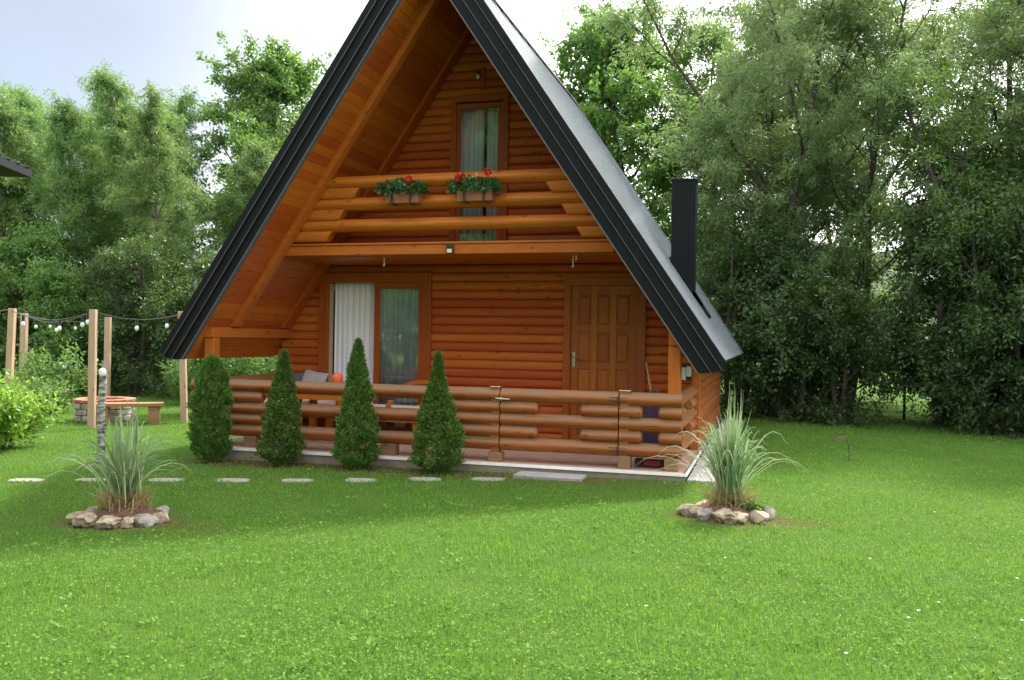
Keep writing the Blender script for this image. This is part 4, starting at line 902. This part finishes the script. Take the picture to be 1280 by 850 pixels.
# ------------------------------------------------------------------ trees
def tree_meshes(seed, H, R, base, trunk_r, n_limb, n_leaf, lsz, droop, mat, bark='bark', lean=(0, 0), stems=1, open_=0., twig=.55, asc=.75):
    """returns (trunk mesh, crown mesh)"""
    rn = random.Random(seed); rs = np.random.RandomState(seed); mb = MB(); twigs = []
    def curve(p, d, Ln, bend, k=6, up=.0):
        pts = [p]; d = d.normalized()
        for i in range(k):
            d = (d + Vector((rn.gauss(0, bend), rn.gauss(0, bend), rn.gauss(0, bend) + up))).normalized(); pts.append(pts[-1] + d * (Ln / k))
        return pts
    for s_ in range(stems):
        a0 = 2 * PI * s_ / stems + rn.uniform(0, 1.5); tl = 0.0 if stems == 1 else .22
        d = Vector((math.cos(a0) * tl + lean[0], math.sin(a0) * tl + lean[1], 1)); h = H * (1 if s_ == 0 else rn.uniform(.78, .98))
        tp = curve(Vector((math.cos(a0) * .12 * (stems > 1), math.sin(a0) * .12 * (stems > 1), -.3)), d, h * .97, .05, 12, up=.03)
        tr = [trunk_r * (1 - i / 12) ** .8 * (1.25 if i == 0 else 1) + .012 for i in range(13)]; mb.tube(tp, tr, 9, cap=False)
        nl = max(4, n_limb // stems)
        for i in range(nl):
            f = base + (1 - base) * ((i + rn.uniform(0, .8)) / nl) ** .9; f = min(f, .985); q = f * 12; k0 = int(q); p = tp[k0].lerp(tp[min(12, k0 + 1)], q - k0)
            prof = math.sin(min(1, (f - base) / (1 - base) * .88 + .16) * PI) ** .55; a = i * 2.399 + rn.uniform(-.5, .5) + a0; Ln = R * prof * rn.uniform(.7, 1.15) * (1 if stems == 1 else .85)
            if Ln < .25: Ln = .25
            el = asc * (.35 + .75 * (f - base) / (1 - base)) + rn.uniform(-.15, .2); d = Vector((math.cos(a) * math.cos(el), math.sin(a) * math.cos(el), math.sin(el)))
            lp = curve(p, d, Ln, .12, 6, up=.05 - droop * .05); r0 = tr[k0] * .36 + .006; mb.tube(lp, [r0 * (1 - j / 7) + .004 for j in range(7)], 6, cap=False)
            ns = max(4, int(4 + Ln * 2.2))
            for j in range(ns):
                g = rn.uniform(.22, 1.0); q = g * 6; k1 = min(5, int(q)); p2 = lp[k1].lerp(lp[k1 + 1], q - k1); sd_ = Vector((rn.gauss(0, 1), rn.gauss(0, 1), rn.gauss(.25, .7))).normalized(); dd = (d * .6 + sd_).normalized(); L2 = Ln * .38 * rn.uniform(.5, 1.2) + .2
                sp_ = curve(p2, dd, L2, .18, 4, up=-droop * .08); mb.tube(sp_, [.014, .011, .008, .006, .003], 4, cap=False)
                for w in range(5):
                    g2 = rn.uniform(.2, 1.0) * 4; k2 = min(3, int(g2)); p3 = sp_[k2].lerp(sp_[k2 + 1], g2 - k2); td = (dd * .7 + Vector((rn.gauss(0, .8), rn.gauss(0, .8), rn.gauss(0, .6) - droop * .9))).normalized(); twigs.append((*p3, *td, rn.uniform(.5, 1.3) * twig))
    T = np.array(twigs); wts = T[:, 6] * (rs.uniform(0, 1, len(T)) > open_); wts /= wts.sum(); ids = rs.choice(len(T), n_leaf, p=wts); t = rs.uniform(0, 1, n_leaf)[:, None]; Ln = T[ids, 6:7]
    P = T[ids, :3] + T[ids, 3:6] * t * Ln + rs.randn(n_leaf, 3) * .055 * (1 + .4 * t); P[:, 2] -= (t[:, 0] ** 2) * Ln[:, 0] * droop * .5
    d = T[ids, 3:6] * .6 + rs.randn(n_leaf, 3) * .65; d[:, 2] -= droop * .7 + .15
    cm = leaves_mesh('crown', P, d, lsz[0], lsz[1], M[mat], rs)
    me = bpy.data.meshes.new('trunk'); me.from_pydata(mb.v, [], mb.f); me.materials.append(M[bark]); me.shade_smooth()
    return me, cm
TM = {}
def kind(k, *a, **kw): TM[k] = tree_meshes(*a, **kw)
kind('willowA', 101, 9.9, 1.9, .06, .085, 40, 80000, (.13, .028), .45, 'willow_light', 'bark_pale', asc=1.35, stems=2)
kind('willowB', 102, 9.8, 1.6, .05, .08, 40, 72000, (.13, .028), .55, 'willow_light', 'bark_pale', asc=1.4, lean=(.03, 0), stems=2)
kind('broadA', 103, 10.0, 3.0, .12, .16, 34, 62000, (.12, .07), .15, 'broad', 'bark')
kind('rightA', 104, 12.0, 3.1, .10, .085, 40, 88000, (.115, .030), .45, 'willow', 'bark', stems=2, asc=.95)
kind('rightB', 105, 11.5, 3.0, .14, .08, 38, 66000, (.115, .030), .35, 'willow', 'bark', stems=3, open_=.25, asc=1.0)
kind('rightC', 106, 11.0, 2.8, .10, .09, 36, 72000, (.10, .048), .25, 'broad', 'bark', lean=(-.10, .02), open_=.0)
kind('leaner', 107, 8.6, 1.8, .45, .08, 18, 9000, (.09, .035), .3, 'broad', 'bark', lean=(-.55, -.05), open_=.3)
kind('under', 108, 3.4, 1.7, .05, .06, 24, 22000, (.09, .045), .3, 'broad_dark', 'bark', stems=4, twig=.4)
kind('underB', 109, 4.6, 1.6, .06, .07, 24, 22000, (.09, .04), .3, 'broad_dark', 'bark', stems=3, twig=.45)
kind('small', 110, 4.6, 1.3, .05, .05, 22, 13000, (.11, .06), .2, 'bush_mid', 'bark')
first = {}
def tree(k, x, y, rz, s, label, group, name='tree', mat=None):
    t_ = thing(name, label, 'tree', (x, y, G(x)), rz, group); t_.scale = s if isinstance(s, tuple) else (s, s, s)
    for nm, me in zip(('trunk', 'crown'), TM[k]):
        o_ = bpy.data.objects.new(nm, me); COL.objects.link(o_); o_.parent = t_
    return t_
FWH = Vector((FW[0], FW[1], 0)); RIH = Vector((RI[0], RI[1], 0))
GL = 'feathery willows along the left edge of the garden'; GR = 'tall trees on the right of the garden'; GU = 'dark understorey shrubs below the trees'
tree('willowB', -23.0, 11.4, .3, 1.02, 'feathery light green willow cut by the left picture edge', GL, 'willow')
tree('willowA', -21.2, 11.4, 2.0, .97, 'tall feathery willow above the leftmost post', GL, 'willow')
tree('willowB', -19.4, 12.0, 4.1, .98, 'slender willow with pale trunk, second from the left edge', GL, 'willow')
tree('willowA', -17.9, 12.2, 1.1, .95, 'willow with light feathery top above the fire pit', GL, 'willow')
tree('willowB', -16.1, 12.2, 5.2, .96, 'willow with narrow upright top above the bench', GL, 'willow')
tree('willowA', -14.3, 11.7, 3.3, .84, 'lower rounded willow beside the cabin roof', GL, 'willow')
tree('willowB', -12.6, 12.6, .9, .62, 'shortest willow, tucked against the cabin roof edge', GL, 'willow')
tree('willowA', -24.0, 15.0, .9, 1.05, 'second-row willow behind the left edge trees', GL, 'willow')
tree('willowB', -21.0, 15.5, 2.9, 1.08, 'second-row willow showing between the left tops', GL, 'willow')
tree('willowA', -19.6, 15.2, 5.0, 1.0, 'second-row willow behind the fire pit willows', GL, 'willow')
tree('broadA', -14.1, 16.4, .5, 1.16, 'dark round-crowned broadleaf tree against the sky, left of the roof', 'broadleaf trees behind the cabin', 'broadleaf_tree')
tree('broadA', -1.9, 13.6, 1.2, 1.02, 'broadleaf tree with lighter foliage just right of the roof ridge', 'broadleaf trees behind the cabin', 'broadleaf_tree')
tree('small', -17.6, 8.6, .2, .95, 'young bright tree in front of the willows above the white blossoms', 'small trees under the willows', 'young_tree')
tree('small', -15.4, 8.2, 2.2, .72, 'young leafy tree behind the fire pit', 'small trees under the willows', 'young_tree')
tree('small', -19.8, 8.4, 4.0, 1.0, 'young tree at the left edge below the willows', 'small trees under the willows', 'young_tree')
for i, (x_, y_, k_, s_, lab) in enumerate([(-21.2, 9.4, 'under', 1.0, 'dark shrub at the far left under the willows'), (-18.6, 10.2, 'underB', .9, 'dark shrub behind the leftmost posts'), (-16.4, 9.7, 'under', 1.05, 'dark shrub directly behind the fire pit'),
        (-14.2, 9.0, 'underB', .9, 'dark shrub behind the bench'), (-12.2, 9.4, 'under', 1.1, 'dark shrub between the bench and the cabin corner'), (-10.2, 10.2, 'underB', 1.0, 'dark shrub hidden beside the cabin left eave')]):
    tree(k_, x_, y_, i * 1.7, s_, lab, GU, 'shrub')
tree('rightA', .9, 10.6, .4, 1.0, 'tall twin-stemmed willow rising directly behind the chimney side', GR, 'willow')
tree('rightB', 2.3, 10.3, 1.9, .92, 'multi-stemmed airy tree in the middle of the right garden edge', GR, 'willow')
tree('rightC', 7.2, 10.2, 3.0, 1.05, 'broadleaf tree filling the upper right corner', GR, 'broadleaf_tree')
tree('rightA', 7.4, 9.2, 5.0, .95, 'tall willow at the right picture edge', GR, 'willow')
tree('leaner', 6.0, 8.2, 0.0, .85, 'thin bare-stemmed tree leaning left across the sky gap', GR, 'leaning_tree')
tree('rightB', 1.6, 12.4, 5.1, 1.0, 'airy willow filling in behind the twin-stemmed one', GR, 'willow')
tree('rightA', 8.2, 11.6, 1.2, 1.0, 'back-row willow behind the upper right corner', GR, 'willow')
tree('rightA', 6.9, 12.8, 2.6, 1.08, 'tall back-row willow rising out of the upper right corner', GR, 'willow')
tree('rightC', -.6, 15.5, 1.0, .95, 'broadleaf tree in second row behind the roof edge', GR, 'broadleaf_tree')
tree('rightA', 2.9, 14.8, 3.6, .9, 'second-row willow seen between the front stems', GR, 'willow')
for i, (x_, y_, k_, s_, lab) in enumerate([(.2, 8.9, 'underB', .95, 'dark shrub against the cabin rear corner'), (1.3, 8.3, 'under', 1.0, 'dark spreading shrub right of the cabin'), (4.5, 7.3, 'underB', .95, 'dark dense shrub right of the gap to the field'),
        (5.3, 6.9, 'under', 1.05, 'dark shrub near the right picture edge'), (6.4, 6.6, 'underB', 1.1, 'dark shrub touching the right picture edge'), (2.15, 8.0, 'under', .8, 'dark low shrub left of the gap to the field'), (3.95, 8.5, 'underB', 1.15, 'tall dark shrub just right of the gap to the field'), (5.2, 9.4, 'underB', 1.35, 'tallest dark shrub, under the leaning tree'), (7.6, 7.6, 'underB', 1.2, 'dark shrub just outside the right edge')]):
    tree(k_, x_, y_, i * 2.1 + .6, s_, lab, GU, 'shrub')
for i, (x_, y_, k_, lab) in enumerate([(4.5, 44, 'broadA', 'distant tree beyond the bright field, left of the gap'), (10.5, 42, 'rightC', 'distant tree beyond the bright field, right of the gap'), (15.5, 39, 'broadA', 'distant tree beyond the field behind the dark shrubs'), (21, 37, 'rightC', 'distant tree beyond the field near the right edge')]):
    tree(k_, x_, y_, i * 1.9, .75, lab, 'far trees beyond the field', 'broadleaf_tree')
# trees behind the photographer: they show only as reflections in the door glass
for i, (x_, y_, k_) in enumerate([(-9, -25, 'broadA'), (-3, -24, 'willowA'), (-12.5, -22, 'broadA'), (-15, -24, 'willowA'), (-17.5, -22, 'broadA'), (-6, -31, 'broadA'), (-21, -26, 'broadA')]):
    tree(k_, x_, y_, i * 1.3, 1.55, 'green tree across the garden, seen as a reflection in the door glass', 'trees mirrored in the glass doors', 'broadleaf_tree')
# wire fence behind the right hedge
wf = thing('wire_fence', 'low wire mesh fence seen through the gap in the shrubs', 'fence', (0, 0, 0))
A0 = Vector((.6, 9.6, -.1)); B0 = Vector((9.0, 8.2, -.1))
for i in range(7):
    p = A0.lerp(B0, i / 6); mb = MB(); mb.tube([p, p + Vector((0, 0, 1.15))], .025, 8); mb.build('fence_post', M['metal_dark'], wf)
mb = MB()
for j in range(8): mb.tube([A0 + Vector((0, 0, .1 + j * .14)), B0 + Vector((0, 0, .1 + j * .14))], .0025, 4, cap=False)
for i in range(70): p = A0.lerp(B0, i / 69); mb.tube([p + Vector((0, 0, .1)), p + Vector((0, 0, 1.08))], .002, 4, cap=False)
mb.build('mesh_wire', M['metal_edge'], wf)
